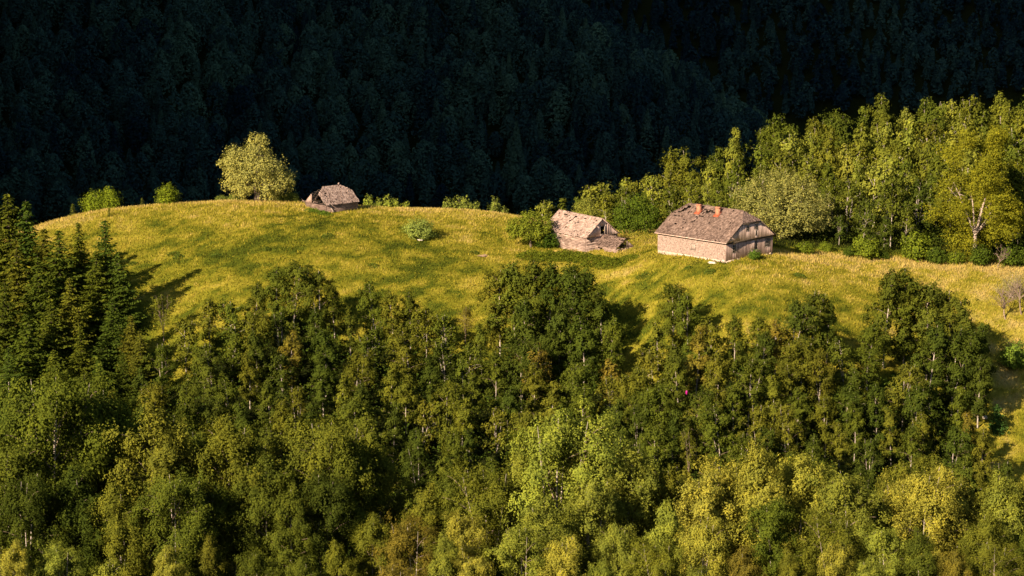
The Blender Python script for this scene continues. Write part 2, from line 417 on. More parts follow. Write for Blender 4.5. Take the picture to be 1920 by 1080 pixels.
def bare_tree(seed, H=6, spread=.5, n=9, bark='deadbark'):
    r = np.random.default_rng(seed); T = []
    def grow(p, d, L, rad, lev):
        P = [p]; q = p.copy(); dd = d.copy()
        for i in range(3):
            dd = dd + r.normal(size=3) * .16 + np.array([0, 0, .05]); dd /= np.linalg.norm(dd); q = q + dd * L / 3; P.append(q.copy())
        T.append(tube(P, [rad, rad * .8, rad * .62, rad * .45], 4 if lev else 6))
        if lev < 4:
            for k in range(3 if lev else n):
                s = r.uniform(.35, 1); base = P[1] + (P[3] - P[1]) * s
                nd = dd + r.normal(size=3) * spread; nd[2] = abs(nd[2]) * .8 + .1; nd /= np.linalg.norm(nd)
                grow(base, nd, L * r.uniform(.5, .75), rad * .5, lev + 1)
    grow(np.zeros(3), np.array([0, 0, 1.]), H * .42, H * .02, 0)
    tv, tf = join(T)
    return fast_mesh('bare_branches', tv, tf, M[bark], smooth=True)

# ------------------------------------------------------------------ ground sheet
def axis_vals(segs):
    a = []
    for lo, hi, st in segs: a += list(np.arange(lo, hi, st))
    a.append(segs[-1][1]); return np.array(a)
xs = axis_vals([(-1500, -500, 50), (-500, -220, 14), (-220, -125, 5), (-125, 125, 1.5), (125, 220, 5), (220, 600, 14), (600, 1500, 60)])
ys = axis_vals([(-300, 0, 20), (0, 240, 5), (240, 390, 1.5), (390, 480, 4), (480, 1400, 10), (1400, 2200, 50)])
GX, GY = np.meshgrid(xs, ys); GZ = height(GX, GY)
eu = [-40, 240, 300, 340, 392, 450, 517, 560, 620, 655, 700, 768, 838, 905, 925, 1000, 1110, 1150, 1165, 1215, 1240, 1270, 1340, 1420, 1490, 1530, 1575, 1610, 1660, 1720, 1800, 1850, 1870, 1960]
ev = [560, 600, 640, 650, 590, 580, 530, 520, 545, 600, 560, 580, 610, 640, 600, 590, 600, 650, 668, 668, 640, 575, 620, 615, 590, 575, 680, 690, 640, 640, 690, 780, 835, 860]
TPSZ = lambda x, y: gfast(x, y)
def dry_and_shade(x, y):
    """how dry the grass is: golden along the crest, green in the hollows, painted near-black for the shade under woods"""
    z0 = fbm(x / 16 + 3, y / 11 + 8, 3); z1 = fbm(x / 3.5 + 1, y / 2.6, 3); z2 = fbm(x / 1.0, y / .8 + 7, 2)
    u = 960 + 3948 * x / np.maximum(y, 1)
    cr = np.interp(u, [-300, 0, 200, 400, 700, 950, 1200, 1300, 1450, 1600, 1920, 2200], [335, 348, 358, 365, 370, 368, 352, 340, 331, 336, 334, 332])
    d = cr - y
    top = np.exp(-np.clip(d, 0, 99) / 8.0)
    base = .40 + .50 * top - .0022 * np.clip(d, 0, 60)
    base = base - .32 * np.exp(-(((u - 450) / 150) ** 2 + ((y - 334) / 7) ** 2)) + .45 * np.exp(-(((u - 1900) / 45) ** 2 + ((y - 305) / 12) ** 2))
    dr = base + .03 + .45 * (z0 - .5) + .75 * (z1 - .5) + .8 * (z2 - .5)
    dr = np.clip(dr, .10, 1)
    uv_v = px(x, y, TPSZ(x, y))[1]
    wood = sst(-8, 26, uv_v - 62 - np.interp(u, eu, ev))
    dr = dr * (1 - wood)  # floor colour darkened for the shade between the trees
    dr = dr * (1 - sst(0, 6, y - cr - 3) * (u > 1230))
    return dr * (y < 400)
nx, ny = len(xs), len(ys)
def gfast(x, y):
    """height from the sheet itself, so that things stand on it"""
    x = np.atleast_1d(np.asarray(x, float)); y = np.atleast_1d(np.asarray(y, float))
    i = np.clip(np.searchsorted(xs, x) - 1, 0, nx - 2); j = np.clip(np.searchsorted(ys, y) - 1, 0, ny - 2)
    fx = (x - xs[i]) / (xs[i + 1] - xs[i]); fy = (y - ys[j]) / (ys[j + 1] - ys[j])
    return (GZ[j, i] * (1 - fx) + GZ[j, i + 1] * fx) * (1 - fy) + (GZ[j + 1, i] * (1 - fx) + GZ[j + 1, i + 1] * fx) * fy
ii = np.arange((ny - 1) * (nx - 1)); rr = ii // (nx - 1); cc = ii % (nx - 1); i0 = rr * nx + cc
GF = np.stack([i0, i0 + 1, i0 + nx + 1, i0 + nx], 1)
gm = fast_mesh('ground', np.stack([GX, GY, GZ], -1).reshape(-1, 3), GF, M['ground'], {'dry': ('POINT', dry_and_shade(GX.ravel(), GY.ravel()))}, smooth=True)
tag(link('ground', gm), kind='structure')
def g1(x, y): return float(gfast(x, y)[0])
def solve(u, v, h=0.0, ya=347.0, yb=249.0):
    """the point of the slope whose tree of height h has its tip at (u, v)"""
    Y = np.arange(yb, ya, .25); z = ray(v, Y); d = Y * math.cos(PITCH) + z * math.sin(PITCH)
    x = (u - 960) / FPX * d; g = gfast(x, Y) + h
    k = np.nonzero(z <= g)[0]
    k = k[0] if len(k) else len(Y) - 1
    return float(x[k]), float(Y[k]), float(g[k] - h)
def atY(u, v, Y):
    """tree tip at (u, v) at distance Y: returns foot and height"""
    x, y, z = pt(u, v, Y); g = g1(x, Y); return x, Y, g, z - g

# ------------------------------------------------------------------ buildings
class MB:
    def __init__(s): s.V = []; s.F = []; s.t = []; s.n = 0
    def box(s, o, a, b, c, t=.5):
        """box from corner o along the three edge vectors"""
        o, a, b, c = (np.array(k, float) for k in (o, a, b, c))
        if np.dot(np.cross(a, b), c) < 0: a, b = b, a
        P = [o, o + a, o + a + b, o + b]; P += [q + c for q in P]
        s.V += P; k = s.n
        for f in ((0, 3, 2, 1), (4, 5, 6, 7), (0, 1, 5, 4), (1, 2, 6, 5), (2, 3, 7, 6), (3, 0, 4, 7)):
            s.F.append([k + q for q in f]); s.t.append(t)
        s.n += 8
    def build(s, name, m, parent):
        return link(name, fast_mesh(name, np.array(s.V), np.array(s.F), m, {'tint': ('FACE', s.t)}), parent)

class Bld:
    """maps (l along the ridge, w across, z) to the building's local axes"""
    def __init__(s, rootobj, swap, tilt=0.0): s.r = rootobj; s.swap = swap; s.tilt = tilt
    def P(s, l, w, z): return np.array([w, l, z + s.tilt * l] if s.swap else [l, w, z + s.tilt * l])
    def D(s, l, w, z): return np.array([w, l, z + s.tilt * l] if s.swap else [l, w, z + s.tilt * l])

def profile(W, Rh, w): return Rh * (1 - abs(w - W / 2) / (W / 2))

def shingle_plane(mb, b, l0, l1, w_eave, w_ridge, z0, z1, inside, hole, rnd, sw=.22, ex=.34, th=.035, messy=1.0):
    """shingles in courses from the eave (w_eave, z0) to the ridge (w_ridge, z1)"""
    dw, dz = w_ridge - w_eave, z1 - z0; S_ = math.hypot(dw, dz); uw, uz = dw / S_, dz / S_
    sgn = 1 if dw > 0 else -1; nw, nz = -uz * sgn, abs(uw)
    nw = -uz if dw > 0 else uz
    rows = int(S_ / ex) + 1
    for i in range(rows):
        s0 = i * ex
        l = l0 + rnd.uniform(-.1, 0)
        while l < l1:
            wd = sw * rnd.uniform(.7, 1.4); sc = s0 + ex / 2; lc = l + wd / 2
            f = min(sc / S_, 1)
            if inside(lc, sc, f) and not hole(lc, sc):
                ln = ex * 1.25
                ln = min(ln, S_ - s0 + .05)
                lift = .018 + rnd.uniform(0, .03) * messy + (.06 * messy if rnd.random() < .04 else 0)
                j = rnd.uniform(-.03, .03) * messy
                o = b.P(l, w_eave + uw * (s0 + j) + nw * lift, z0 + uz * (s0 + j) + nz * lift)
                A = b.D(min(wd * .96, l1 - l), 0, 0); A[2] = b.tilt * min(wd * .96, l1 - l)
                Bv = b.D(0, uw * ln - nw * lift * .8, uz * ln - nz * lift * .8)
                Cv = b.D(0, nw * th, nz * th)
                mb.box(o, A, Bv, Cv, float(np.clip(rnd.gauss(.5, .15) + .14 * math.sin(lc * 2.1 + s0 * .3) * math.sin(lc * .7 + 1) + .5 * (fbm(np.array([lc * .9 + 7]), np.array([s0 * .6 + 3]), 2)[0] - .5) - .10 * (s0 < 1.2), 0, 1)))
            l += wd

def end_plane(mb, b, lend, inl, zlo, zhi, wc, halfw, rnd, hole=lambda a, c: False, sw=.22, ex=.34, th=.035):
    """the small hip at the end of the ridge: from (lend, zlo) leaning in to (lend+inl, zhi)"""
    S_ = math.hypot(inl, zhi - zlo); ul, uz = inl / S_, (zhi - zlo) / S_
    nl, nz = (-uz, abs(ul)) if inl > 0 else (uz, abs(ul))
    for i in range(int(S_ / ex) + 1):
        s0 = i * ex; hw = halfw * (1 - (s0 + ex * .4) / S_)
        if hw <= .05: continue
        w_ = wc - hw
        while w_ < wc + hw:
            wd = min(sw * rnd.uniform(.7, 1.3), wc + hw - w_ + .02)
            if not hole(w_, s0):
                lift = .02 + rnd.uniform(0, .02)
                o = b.P(lend + ul * s0 + nl * lift, w_, zlo + uz * s0 + nz * lift)
                mb.box(o, b.D(0, wd * .96, 0), b.D(ul * ex * 1.2, 0, uz * ex * 1.2) , b.D(nl * th, 0, nz * th), float(np.clip(rnd.gauss(.6, .17), 0, 1)))
            w_ += wd

def planks(mb, b, axis, fixed, a0, a1, zlo, ztop, holes, rnd, pw=.2, th=.04, out=-1, skip=0.0):
    """vertical planks in a wall plane; axis 'w' or 'l' runs along the wall; openings stay open"""
    a = a0
    while a < a1 - .01:
        wd = min(pw * rnd.uniform(.8, 1.25), a1 - a); m = a + wd / 2
        segs = [(zlo(m) if callable(zlo) else zlo, ztop(m) if callable(ztop) else ztop)]
        for (h0, h1, z0, z1) in holes:
            if h0 < m < h1:
                ns = []
                for s0, s1 in segs:
                    if z0 > s0: ns.append((s0, min(z0, s1)))
                    if z1 < s1: ns.append((max(z1, s0), s1))
                ns = [q for q in ns if q[1] - q[0] > .02]; segs = ns
        pr = rnd.uniform(0, .02)
        t = float(np.clip(rnd.gauss(.5, .2), 0, 1))
        if rnd.random() >= skip:
            for s0, s1 in segs:
                if s1 - s0 < .03: continue
                if axis == 'w': mb.box(b.P(fixed, a, s0), b.D(0, wd * .965, 0), np.array([0, 0, s1 - s0]), b.D(out * (th + pr), 0, 0) * np.array([1, 1, 0]), t)
                else: mb.box(b.P(a, fixed, s0), b.D(wd * .965, 0, 0), np.array([0, 0, s1 - s0]), b.D(0, out * (th + pr), 0) * np.array([1, 1, 0]), t)
        a += wd

def courses(mb, b, axis, fixed, a0, a1, z0, z1, holes, rnd, ch=.16, cw=.5, th=.03, out=-1, wob=.01, gap=.94):
    """horizontal pieces (logs, boards or wall shingles) laid in courses"""
    z = z0
    while z < z1 - .02:
        h = min(ch * rnd.uniform(.9, 1.1), z1 - z); a = a0
        while a < a1 - .01:
            L = min(cw * rnd.uniform(.6, 1.4), a1 - a); m = a + L / 2
            if not any(h0 < m < h1 and zz0 < z + h / 2 < zz1 for h0, h1, zz0, zz1 in holes):
                t = float(np.clip(rnd.gauss(.5, .17), 0, 1)); pr = rnd.uniform(0, wob)
                if axis == 'w': mb.box(b.P(fixed, a, z), b.D(0, L * .985, 0), np.array([0, 0, h * gap]), b.D(out * (th + pr), 0, 0) * np.array([1, 1, 0]), t)
                else: mb.box(b.P(a, fixed, z), b.D(L * .985, 0, 0), np.array([0, 0, h * gap]), b.D(0, out * (th + pr), 0) * np.array([1, 1, 0]), t)
            a += L
        z += h

def window(b, axis, fixed, a0, a1, z0, z1, cols, rows, out=-1, name='window', shutter=None, label=None, fm='frame', glass=True):
    f = MB(); t = .05
    def bar(A0, A1, Z0, Z1, dep=.07, off=0.0):
        if axis == 'w': f.box(b.P(fixed + out * off, A0, Z0), b.D(0, A1 - A0, 0), np.array([0, 0, Z1 - Z0]), b.D(out * dep, 0, 0) * np.array([1, 1, 0]))
        else: f.box(b.P(A0, fixed + out * off, Z0), b.D(A1 - A0, 0, 0), np.array([0, 0, Z1 - Z0]), b.D(0, out * dep, 0) * np.array([1, 1, 0]))
    bar(a0, a0 + t, z0, z1); bar(a1 - t, a1, z0, z1); bar(a0 + t, a1 - t, z0, z0 + t); bar(a0 + t, a1 - t, z1 - t, z1)
    for i in range(1, cols): c = a0 + (a1 - a0) * i / cols; bar(c - .016, c + .016, z0 + t, z1 - t, .05)
    for i in range(1, rows): c = z0 + (z1 - z0) * i / rows; bar(a0 + t, a1 - t, c - .015, c + .015, .045)
    o = f.build(name, M[fm], b.r)
    if label: o['label'] = label
    if glass:
        g = MB()
        if axis == 'w': g.box(b.P(fixed + out * -.03, a0 + .03, z0 + .03), b.D(0, a1 - a0 - .06, 0), np.array([0, 0, z1 - z0 - .06]), b.D(out * .02, 0, 0) * np.array([1, 1, 0]))
        else: g.box(b.P(a0 + .03, fixed + out * -.03, z0 + .03), b.D(a1 - a0 - .06, 0, 0), np.array([0, 0, z1 - z0 - .06]), b.D(0, out * .02, 0) * np.array([1, 1, 0]))
        g.build('pane', M['glass'], o)
    if shutter:
        s0, s1 = shutter; s = MB()
        n = 4
        for i in range(n):
            q0 = s0 + (s1 - s0) * i / n
            if axis == 'w': s.box(b.P(fixed + out * .075, q0, z0 + .04), b.D(0, (s1 - s0) / n * .95, 0), np.array([0, 0, z1 - z0 - .08]), b.D(out * .03, 0, 0) * np.array([1, 1, 0]), .3 + .15 * i)
        s.build('shutter', M['palewood'], o)
    return o

def frame_rafters(b, L, W, ze, Rh, inset, hh, step=.95, ov=0.0):
    """rafters and battens that show through the holes of a roof"""
    m = MB(); l = .25; S_ = math.hypot(W / 2, Rh)
    while l < L:
        top = 1.0
        if inset and (l < inset or l > L - inset):
            e = min(l, L - l); top = (hh + (Rh - hh) * e / inset) / Rh
        for side in (0, 1):
            w0 = 0 if side == 0 else W; sg = 1 if side == 0 else -1
            m.box(b.P(l, w0 + sg * .1, ze + .1 * Rh / (W / 2) - .15), b.D(.1, 0, 0), b.D(0, sg * (W / 2) * top - sg * .1, Rh * top - .1 * Rh / (W / 2)), np.array([0, 0, .09]), .4)
        l += step
    for k in range(1, int(S_ / .5)):
        f = k * .5 / S_
        e = 0 if f * Rh < hh or not inset else inset * (f * Rh - hh) / (Rh - hh)
        for side in (0, 1):
            w_ = (W / 2) * f if side == 0 else W - (W / 2) * f
            m.box(b.P(e + .05, w_, ze + f * Rh - .055), b.D(L - 2 * e - .1, 0, 0), np.array([0, 0, .03]), b.D(0, .06, 0), .7)
    m.build('roof_frame', M['darkwood_shade'], b.r)

rnd = random.Random(11)
def edge_board(m, b, p0, p1, up=.14, th=.05, t=.5):
    A = b.P(*p0); B_ = b.P(*p1); d = B_ - A
    side = np.cross(d, [0, 0, 1.]); side = side / np.linalg.norm(side) * th
    m.box(A - side / 2 - np.array([0, 0, up]), d, side, np.array([0, 0, up]), t)

# ---- the large house
def place_building(corner_px, Y, ang, basedz, name, label, cat='house'):
    x, y, z = pt(corner_px[0], corner_px[1], Y)
    return root(name, (x, y, z + basedz), ang, label, cat)
HX, HY, HZ = pt(1361, 455, 322)
ang_view = math.atan((1342 - 960) / FPX)
HA = R(90 - 40.8) - ang_view * .9
He = 2.95
house = root('farmhouse', (HX, HY, HZ - He), HA, 'large abandoned farmhouse with brown half-hipped shingle roof and two orange chimneys', 'house')
b = Bld(house, True)
L, W, ov = 13.9, 11.3, .38
Rh, hh, ins = 4.2, 2.62, 1.75
Le, We = L + 2 * ov, W + 2 * ov
class Off(Bld):
    def __init__(s, base, dl, dw): s.r = base.r; s.swap = base.swap; s.tilt = base.tilt; s.dl = dl; s.dw = dw
    def P(s, l, w, z): return Bld.P(s, l + s.dl, w + s.dw, z)
rb = Off(b, -ov, -ov)
def slope_inside(Le, ins, hh, Rh):
    def f(l, s, fr):
        z = fr * Rh
        e = 0 if z < hh or not ins else ins * (z - hh) / (Rh - hh)
        return e <= l <= Le - e
    return f
hz = lambda pts: (lambda l, s: any(abs(l - a) < c and abs(s - d) < e for a, d, c, e in pts))
ze = He - .05
Sl = math.hypot(We / 2, Rh)
house_holes = [(12.6, 6.0, .35, .25), (12.9, 5.6, .3, .2), (13.2, 5.2, .28, .16), (12.2, 6.6, .35, .18), (8.6, 6.35, .5, .17), (8.0, 6.0, .35, .17), (7.5, 6.5, .45, .17), (7.0, 6.2, .3, .17),
               (8.5, 4.9, .45, .17), (9.2, 4.6, .3, .15), (10.4, 6.8, .3, .16), (13.5, 4.4, .4, .12), (12.9, 4.3, .3, .12), (12.2, 2.6, .25, .14), (10.2, 1.9, .2, .12), (6.1, 6.7, .3, .15), (11.0, 3.2, .22, .12)]
def rough_holes(l, s):
    return hz(house_holes)(l, s) or (rnd.random() < (.012 + (.05 if (8 < l < 14 and s > 3) else 0)))
mb = MB()
shingle_plane(mb, rb, 0, Le, 0, We / 2, ze, ze + Rh, slope_inside(Le, ins, hh, Rh), rough_holes, rnd, sw=.24, ex=.30)
shingle_plane(mb, rb, 0, Le, We, We / 2, ze, ze + Rh, slope_inside(Le, ins, hh, Rh), lambda l, s: rnd.random() < .01, rnd, sw=.24, ex=.30)
hw = We / 2 * (1 - hh / Rh)
end_plane(mb, rb, 0, ins, ze + hh, ze + Rh, We / 2, hw + .08, rnd, ex=.3)
end_plane(mb, rb, Le, -ins, ze + hh, ze + Rh, We / 2, hw + .08, rnd, ex=.3)
roof = mb.build('roof', M['shingle'], house)
m = MB()
edge_board(m, rb, (-.02, 0, ze + .02), (-.02, We / 2 - hw, ze + hh + .02), .2, .05)
edge_board(m, rb, (-.02, We, ze + .02), (-.02, We / 2 + hw, ze + hh + .02), .2, .05, .8)
edge_board(m, rb, (-.02, We / 2 - hw, ze + hh), (-.02, We / 2 + hw, ze + hh), .14, .05)
m.build('bargeboard', M['darkwood_shade'], house); m = MB()  # boards coloured dark to draw the shadow line under the roof edge
edge_board(m, rb, (Le + .02, 0, ze + .02), (Le + .02, We / 2 - hw, ze + hh + .02), .2, .05)
m2_ = MB(); edge_board(m2_, rb, (0, .0, ze + .03), (Le, .0, ze + .03), .1, .05, .8); m2_.build('eave_board', M['palewood'], house)
m2_ = MB(); m2_.box(b.P(.05, -.09, He - .34), b.D(L - .1, 0, 0), b.D(0, .06, 0), np.array([0, 0, .3])); m2_.build('eave_shade_strip', M['darkwood_shade'], house)  # dark strip added as the shadow line under the eave
m.build('bargeboard', M['darkwood_shade'], house)
rc = MB(); edge_board(rc, rb, (ins - .05, We / 2, ze + Rh + .1), (Le - ins + .05, We / 2, ze + Rh + .1), .1, .26, .6)
rc.build('ridge_cap', M['shingle'], house)
frame_rafters(rb, Le, We, ze - .02, Rh, ins, hh)
# upper gables
up_holes = [(4.5, 5.3, He + 1.3, He + 2.2), (6.6, 7.4, He + 1.35, He + 2.2), (6.75, 7.2, He + .35, He + 1.2)]
for fx, o_, nm in ((-.22, -1, up_holes), (L + .22, 1, [])):
    g = MB()
    planks(g, b, 'w', fx, -.15, W + .15, He - .02, lambda w_: He - .1 + min(hh, profile(We, Rh, w_ + ov)), nm, rnd, pw=.19, out=o_, th=.035)
    g.build('gable', M['palewood'], house)
window(b, 'w', -.235, *up_holes[0], 3, 3); window(b, 'w', -.235, *up_holes[1], 3, 3)
window(b, 'w', -.235, *up_holes[2], 1, 1, name='hatch', glass=False)
g = MB(); g.box(b.P(-.16, -.12, He - .3), b.D(0, W + .24, 0), np.array([0, 0, .27]), b.D(.15, 0, 0)); g.build('gable_shade_strip', M['darkwood_shade'], house)  # dark strip stands in for the shadow below the upper gable
# walls
lo_holes = [(1.55, 2.4, 1.1, 2.45), (6.0, 7.6, 1.1, 2.55), (9.45, 10.85, 1.15, 2.6)]
g = MB()
planks(g, b, 'w', 0, .0, W, .12, He - .16, lo_holes, rnd, pw=.21, out=-1, th=.05)
planks(g, b, 'l', W, 0, L, .25, He - .05, [], rnd, pw=.3, out=1)
planks(g, b, 'w', L, 0, W, .25, He - .05, [], rnd, pw=.3, out=1)
gw = g.build('plank_wall', M['plank'], house)
g = MB()
blk = [(6.15, 7.0, .95, 2.0)]
courses(g, b, 'l', 0, 0, L, .18, He - .06, blk, rnd, ch=.17, cw=.2, th=.035, out=-1, wob=.012, gap=.98)
g.build('shingled_wall', M['clad'], house)
g = MB(); g.box(b.P(.02, .02, -.8), b.D(L - .04, 0, 0), b.D(0, W - .04, 0), np.array([0, 0, 1.08]))
for i in range(130):
    if i < 80: q = b.P(L * rnd.random() ** 1.8, rnd.uniform(-.3, -.05), rnd.uniform(-.6, .02))
    else: q = b.P(rnd.uniform(-.4, -.05), rnd.uniform(0, W), rnd.uniform(-.4, .0))
    s = rnd.uniform(.1, .32); g.box(q, b.D(s, rnd.uniform(-.1, .1), 0), b.D(rnd.uniform(-.1, .1), s * .6, 0), np.array([rnd.uniform(-.05, .05), 0, s * .7]))
g.build('foundation', M['plaster'], house)
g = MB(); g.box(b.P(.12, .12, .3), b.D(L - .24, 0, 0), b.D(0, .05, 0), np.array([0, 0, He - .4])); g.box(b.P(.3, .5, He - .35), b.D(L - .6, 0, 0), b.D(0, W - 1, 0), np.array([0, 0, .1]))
g.build('inner_wall', M['interior_shade'], house)
g = MB(); g.box(b.P(.5, 3.0, He - .2), b.D(.06, 0, 0), b.D(0, 6, 0), np.array([0, 0, 2.3])); g.build('dark_loft_panel', M['interior_shade'], house)  # near-black panel put in so the hatch looks unlit inside
window(b, 'l', .0, *blk[0], 2, 3, name='window', label='small blocked window with pale frame in the shingled side wall', glass=False)
g = MB(); g.box(b.P(6.2, .02, 1.0), b.D(.75, 0, 0), b.D(0, .04, 0), np.array([0, 0, .95])); g.build('boarded_panel', M['clad'], house)
window(b, 'w', -.01, *lo_holes[0], 2, 3)
window(b, 'w', -.01, *lo_holes[1], 4, 3, shutter=(6.05, 6.78), label='window with its left half covered by a pale shutter')
window(b, 'w', -.01, *lo_holes[2], 4, 3)
for (lc, top_, nm) in ((9.35, 4.75, 'left'), (5.45, 4.75, 'right')):
    wc = 4.55; sz = .64
    zb = ze + Rh * (wc - .4 + ov) / (We / 2) - .3
    g = MB(); g.box(b.P(lc - sz / 2, wc - sz / 2, zb), b.D(sz, 0, 0), b.D(0, sz, 0), np.array([0, 0, He + top_ - zb - .45]))
    zt = He + top_ - .45
    g.box(b.P(lc - sz / 2 - .05, wc - sz / 2 - .05, zt), b.D(sz + .1, 0, 0), b.D(0, sz + .1, 0), np.array([0, 0, .14]), .8)
    for q in (0, 1):
        g.box(b.P(lc - sz / 2 + q * (sz - .16), wc - sz / 2, zt + .14), b.D(.16, 0, 0), b.D(0, sz, 0), np.array([0, 0, .08]))
    c = g.build('chimney', M['brick'], house)
    g = MB(); k = Rh / (We / 2)
    wlo = wc - sz / 2 - .42; zz = ze + k * (wlo + ov) + .1
    g.box(b.P(lc - sz / 2 - .22, wlo, zz), b.D(sz + .44, 0, 0), b.D(0, sz + .45, k * (sz + .45)), np.array([0, 0, .05]))
    g.build('flashing', M['rust'], c)

# ---- the shed beside it, with its annexe
SX, SY, SZ = pt(1098.3, 446.5, 341)
Hs = 2.25
shed = root('shed', (SX, SY, SZ - Hs), R(90 - 46) - math.atan((1091 - 960) / FPX), 'pale plank shed with gable roof, broken shingles and a dark gable hatch', 'shed')
b = Bld(shed, True, .03)
L, W, ov = 9.9, 7.2, .25; Rh = 2.85; Le, We = L + 2 * ov, W + 2 * ov
rb = Off(b, -ov, -ov)
sh_holes = [(8.2, 4.05, .13, .1), (7.9, 4.05, .1, .1), (7.2, 4.1, .16, .1), (7.4, 3.8, .1, .1), (5.6, 4.0, .3, .1), (5.85, 3.6, .09, .25), (6.0, 3.2, .09, .3), (6.2, 2.8, .09, .2), (4.0, 3.9, .2, .08), (3.5, 4.0, .25, .08),
            (4.2, 3.0, .2, .12), (4.6, 2.6, .16, .1), (5.9, 1.6, .1, .08)]
mb = MB()
ins_ = slope_inside(Le, 0, 0, Rh)
shingle_plane(mb, rb, 0, Le, 0, We / 2, Hs, Hs + Rh, ins_, lambda l, s: hz(sh_holes)(l, s) or rnd.random() < .012, rnd, sw=.2, ex=.28, messy=1.6)
shingle_plane(mb, rb, 0, Le, We, We / 2, Hs, Hs + Rh, ins_, lambda l, s: rnd.random() < .02, rnd, sw=.2, ex=.28, messy=1.6)
mb.build('roof', M['paleshingle'], shed)
frame_rafters(rb, Le, We, Hs - .02, Rh, 0, 99)
g = MB(); gh = [(3.1, 4.15, Hs + .25, Hs + 1.65)]
planks(g, b, 'w', -.1, 0, W, Hs, lambda w_: Hs - .08 + profile(We, Rh, w_ + ov), gh, rnd, pw=.2)
g.build('gable', M['palewood'], shed); g = MB()
planks(g, b, 'w', L + .1, 0, W, Hs, lambda w_: Hs - .08 + profile(We, Rh, w_ + ov), [], rnd, pw=.2, out=1)
g.build('gable', M['palewood'], shed)
window(b, 'w', -.12, *gh[0], 1, 1, name='hatch', glass=False)
m = MB(); edge_board(m, rb, (-.02, 0, Hs), (-.02, We / 2, Hs + Rh), .14, .05, .2); edge_board(m, rb, (-.02, We, Hs), (-.02, We / 2, Hs + Rh), .14, .05, .6)
m.build('bargeboard', M['plank'], shed)
g = MB()
courses(g, b, 'l', 0, 0, 5.7, -.8, Hs - .08, [], rnd, ch=.24, cw=5, th=.08, wob=.04, gap=.9)
courses(g, b, 'w', 0, 0, W, -.8, Hs - .05, [], rnd, ch=.24, cw=8, th=.08, wob=.04, gap=.9)
courses(g, b, 'l', W, 0, L, -.8, Hs - .05, [], rnd, ch=.24, cw=5, th=.08, out=1)
courses(g, b, 'w', L, 0, W, -.8, Hs - .05, [], rnd, ch=.24, cw=5, th=.08, out=1)
g.build('log_wall', M['log'], shed)
g = MB(); g.box(b.P(6.25, -.06, -.8), b.D(L - 6.25, 0, 0), b.D(0, .2, 0), np.array([0, 0, Hs + .7])); g.build('plaster_wall', M['clad'], shed)
g = MB(); planks(g, b, 'l', 0.1, 5.72, 6.22, -.6, Hs - .1, [(5.7, 5.95, 1.2, 1.7)], rnd, pw=.15); g.build('door', M['plank'], shed)
g = MB(); g.box(b.P(.1, .1, Hs - .2), b.D(L - .2, 0, 0), b.D(0, W - .2, 0), np.array([0, 0, .06])); g.box(b.P(.1, .15, -.6), b.D(L - .2, 0, 0), b.D(0, .05, 0), np.array([0, 0, Hs + .3])); g.build('loft_floor', M['interior_shade'], shed)
g = MB(); g.box(b.P(.7, 2.6, Hs), b.D(.06, 0, 0), b.D(0, 2.0, 0), np.array([0, 0, 1.5])); g.box(b.P(.1, 2.6, Hs + .02), b.D(.55, 0, 0), b.D(0, 2.0, 0), np.array([0, 0, .05])); g.build('dark_loft_panel', M['interior_shade'], shed)  # added near-black panel and strip, painted gloom behind the open hatch
# annexe: a low wing in front of the gable
aL, a0, aW, aH, aR = 4.9, 2.0, 4.2, .95, 1.5
ab = Off(b, -aL - .12, a0)
g = MB(); ai = lambda l, s, f: l < aL
ah = [(3.9, 1.9, .1, .15), (1.0, 2.2, .12, .1), (.75, 1.9, .08, .2), (.6, 1.4, .08, .25), (.5, .9, .07, .3), (.35, .5, .07, .3), (2.9, 2.35, .35, .08), (.3, 2.2, .3, .25)]
shingle_plane(g, ab, 0, aL, -.15, aW / 2, aH, aH + aR, ai, lambda l, s: hz(ah)(l, s) or rnd.random() < .05, rnd, sw=.2, ex=.26, messy=2.2)
shingle_plane(g, ab, 0, aL, aW + .15, aW / 2, aH, aH + aR, ai, lambda l, s: (l < 1.6) or rnd.random() < .12, rnd, sw=.2, ex=.26, messy=2.2)
g.build('annexe_roof', M['shingle'], shed)
g = MB()
for l in np.arange(.1, aL, .8):
    for sg, w0 in ((1, -.1), (-1, aW + .1)):
        g.box(ab.P(l, w0, aH - .1), b.D(.09, 0, 0), b.D(0, sg * (aW / 2 + .1), aR), np.array([0, 0, .08]), .6)
g.build('annexe_rafters', M['deadbark'], shed)
g = MB()
courses(g, ab, 'l', 0, 0, aL - .05, -1.0, aH - .02, [(2.9, 3.7, -.2, .75)], rnd, ch=.22, cw=1.1, th=.06)
courses(g, ab, 'w', 0, 0, aW, -1.0, aH + .02, [], rnd, ch=.2, cw=.8, th=.06, wob=.05)
planks(g, ab, 'w', .05, 2.4, aW, aH, lambda w_: aH + profile(aW, aR, w_) - .1, [], rnd, pw=.25, skip=.2)
g.build('annexe_wall', M['log'], shed)
g = MB(); g.box(ab.P(.2, aW - .1, -1), b.D(aL - .4, 0, 0), b.D(0, .08, 0), np.array([0, 0, aH + .9])); g.build('annexe_back_wall', M['interior_shade'], shed)

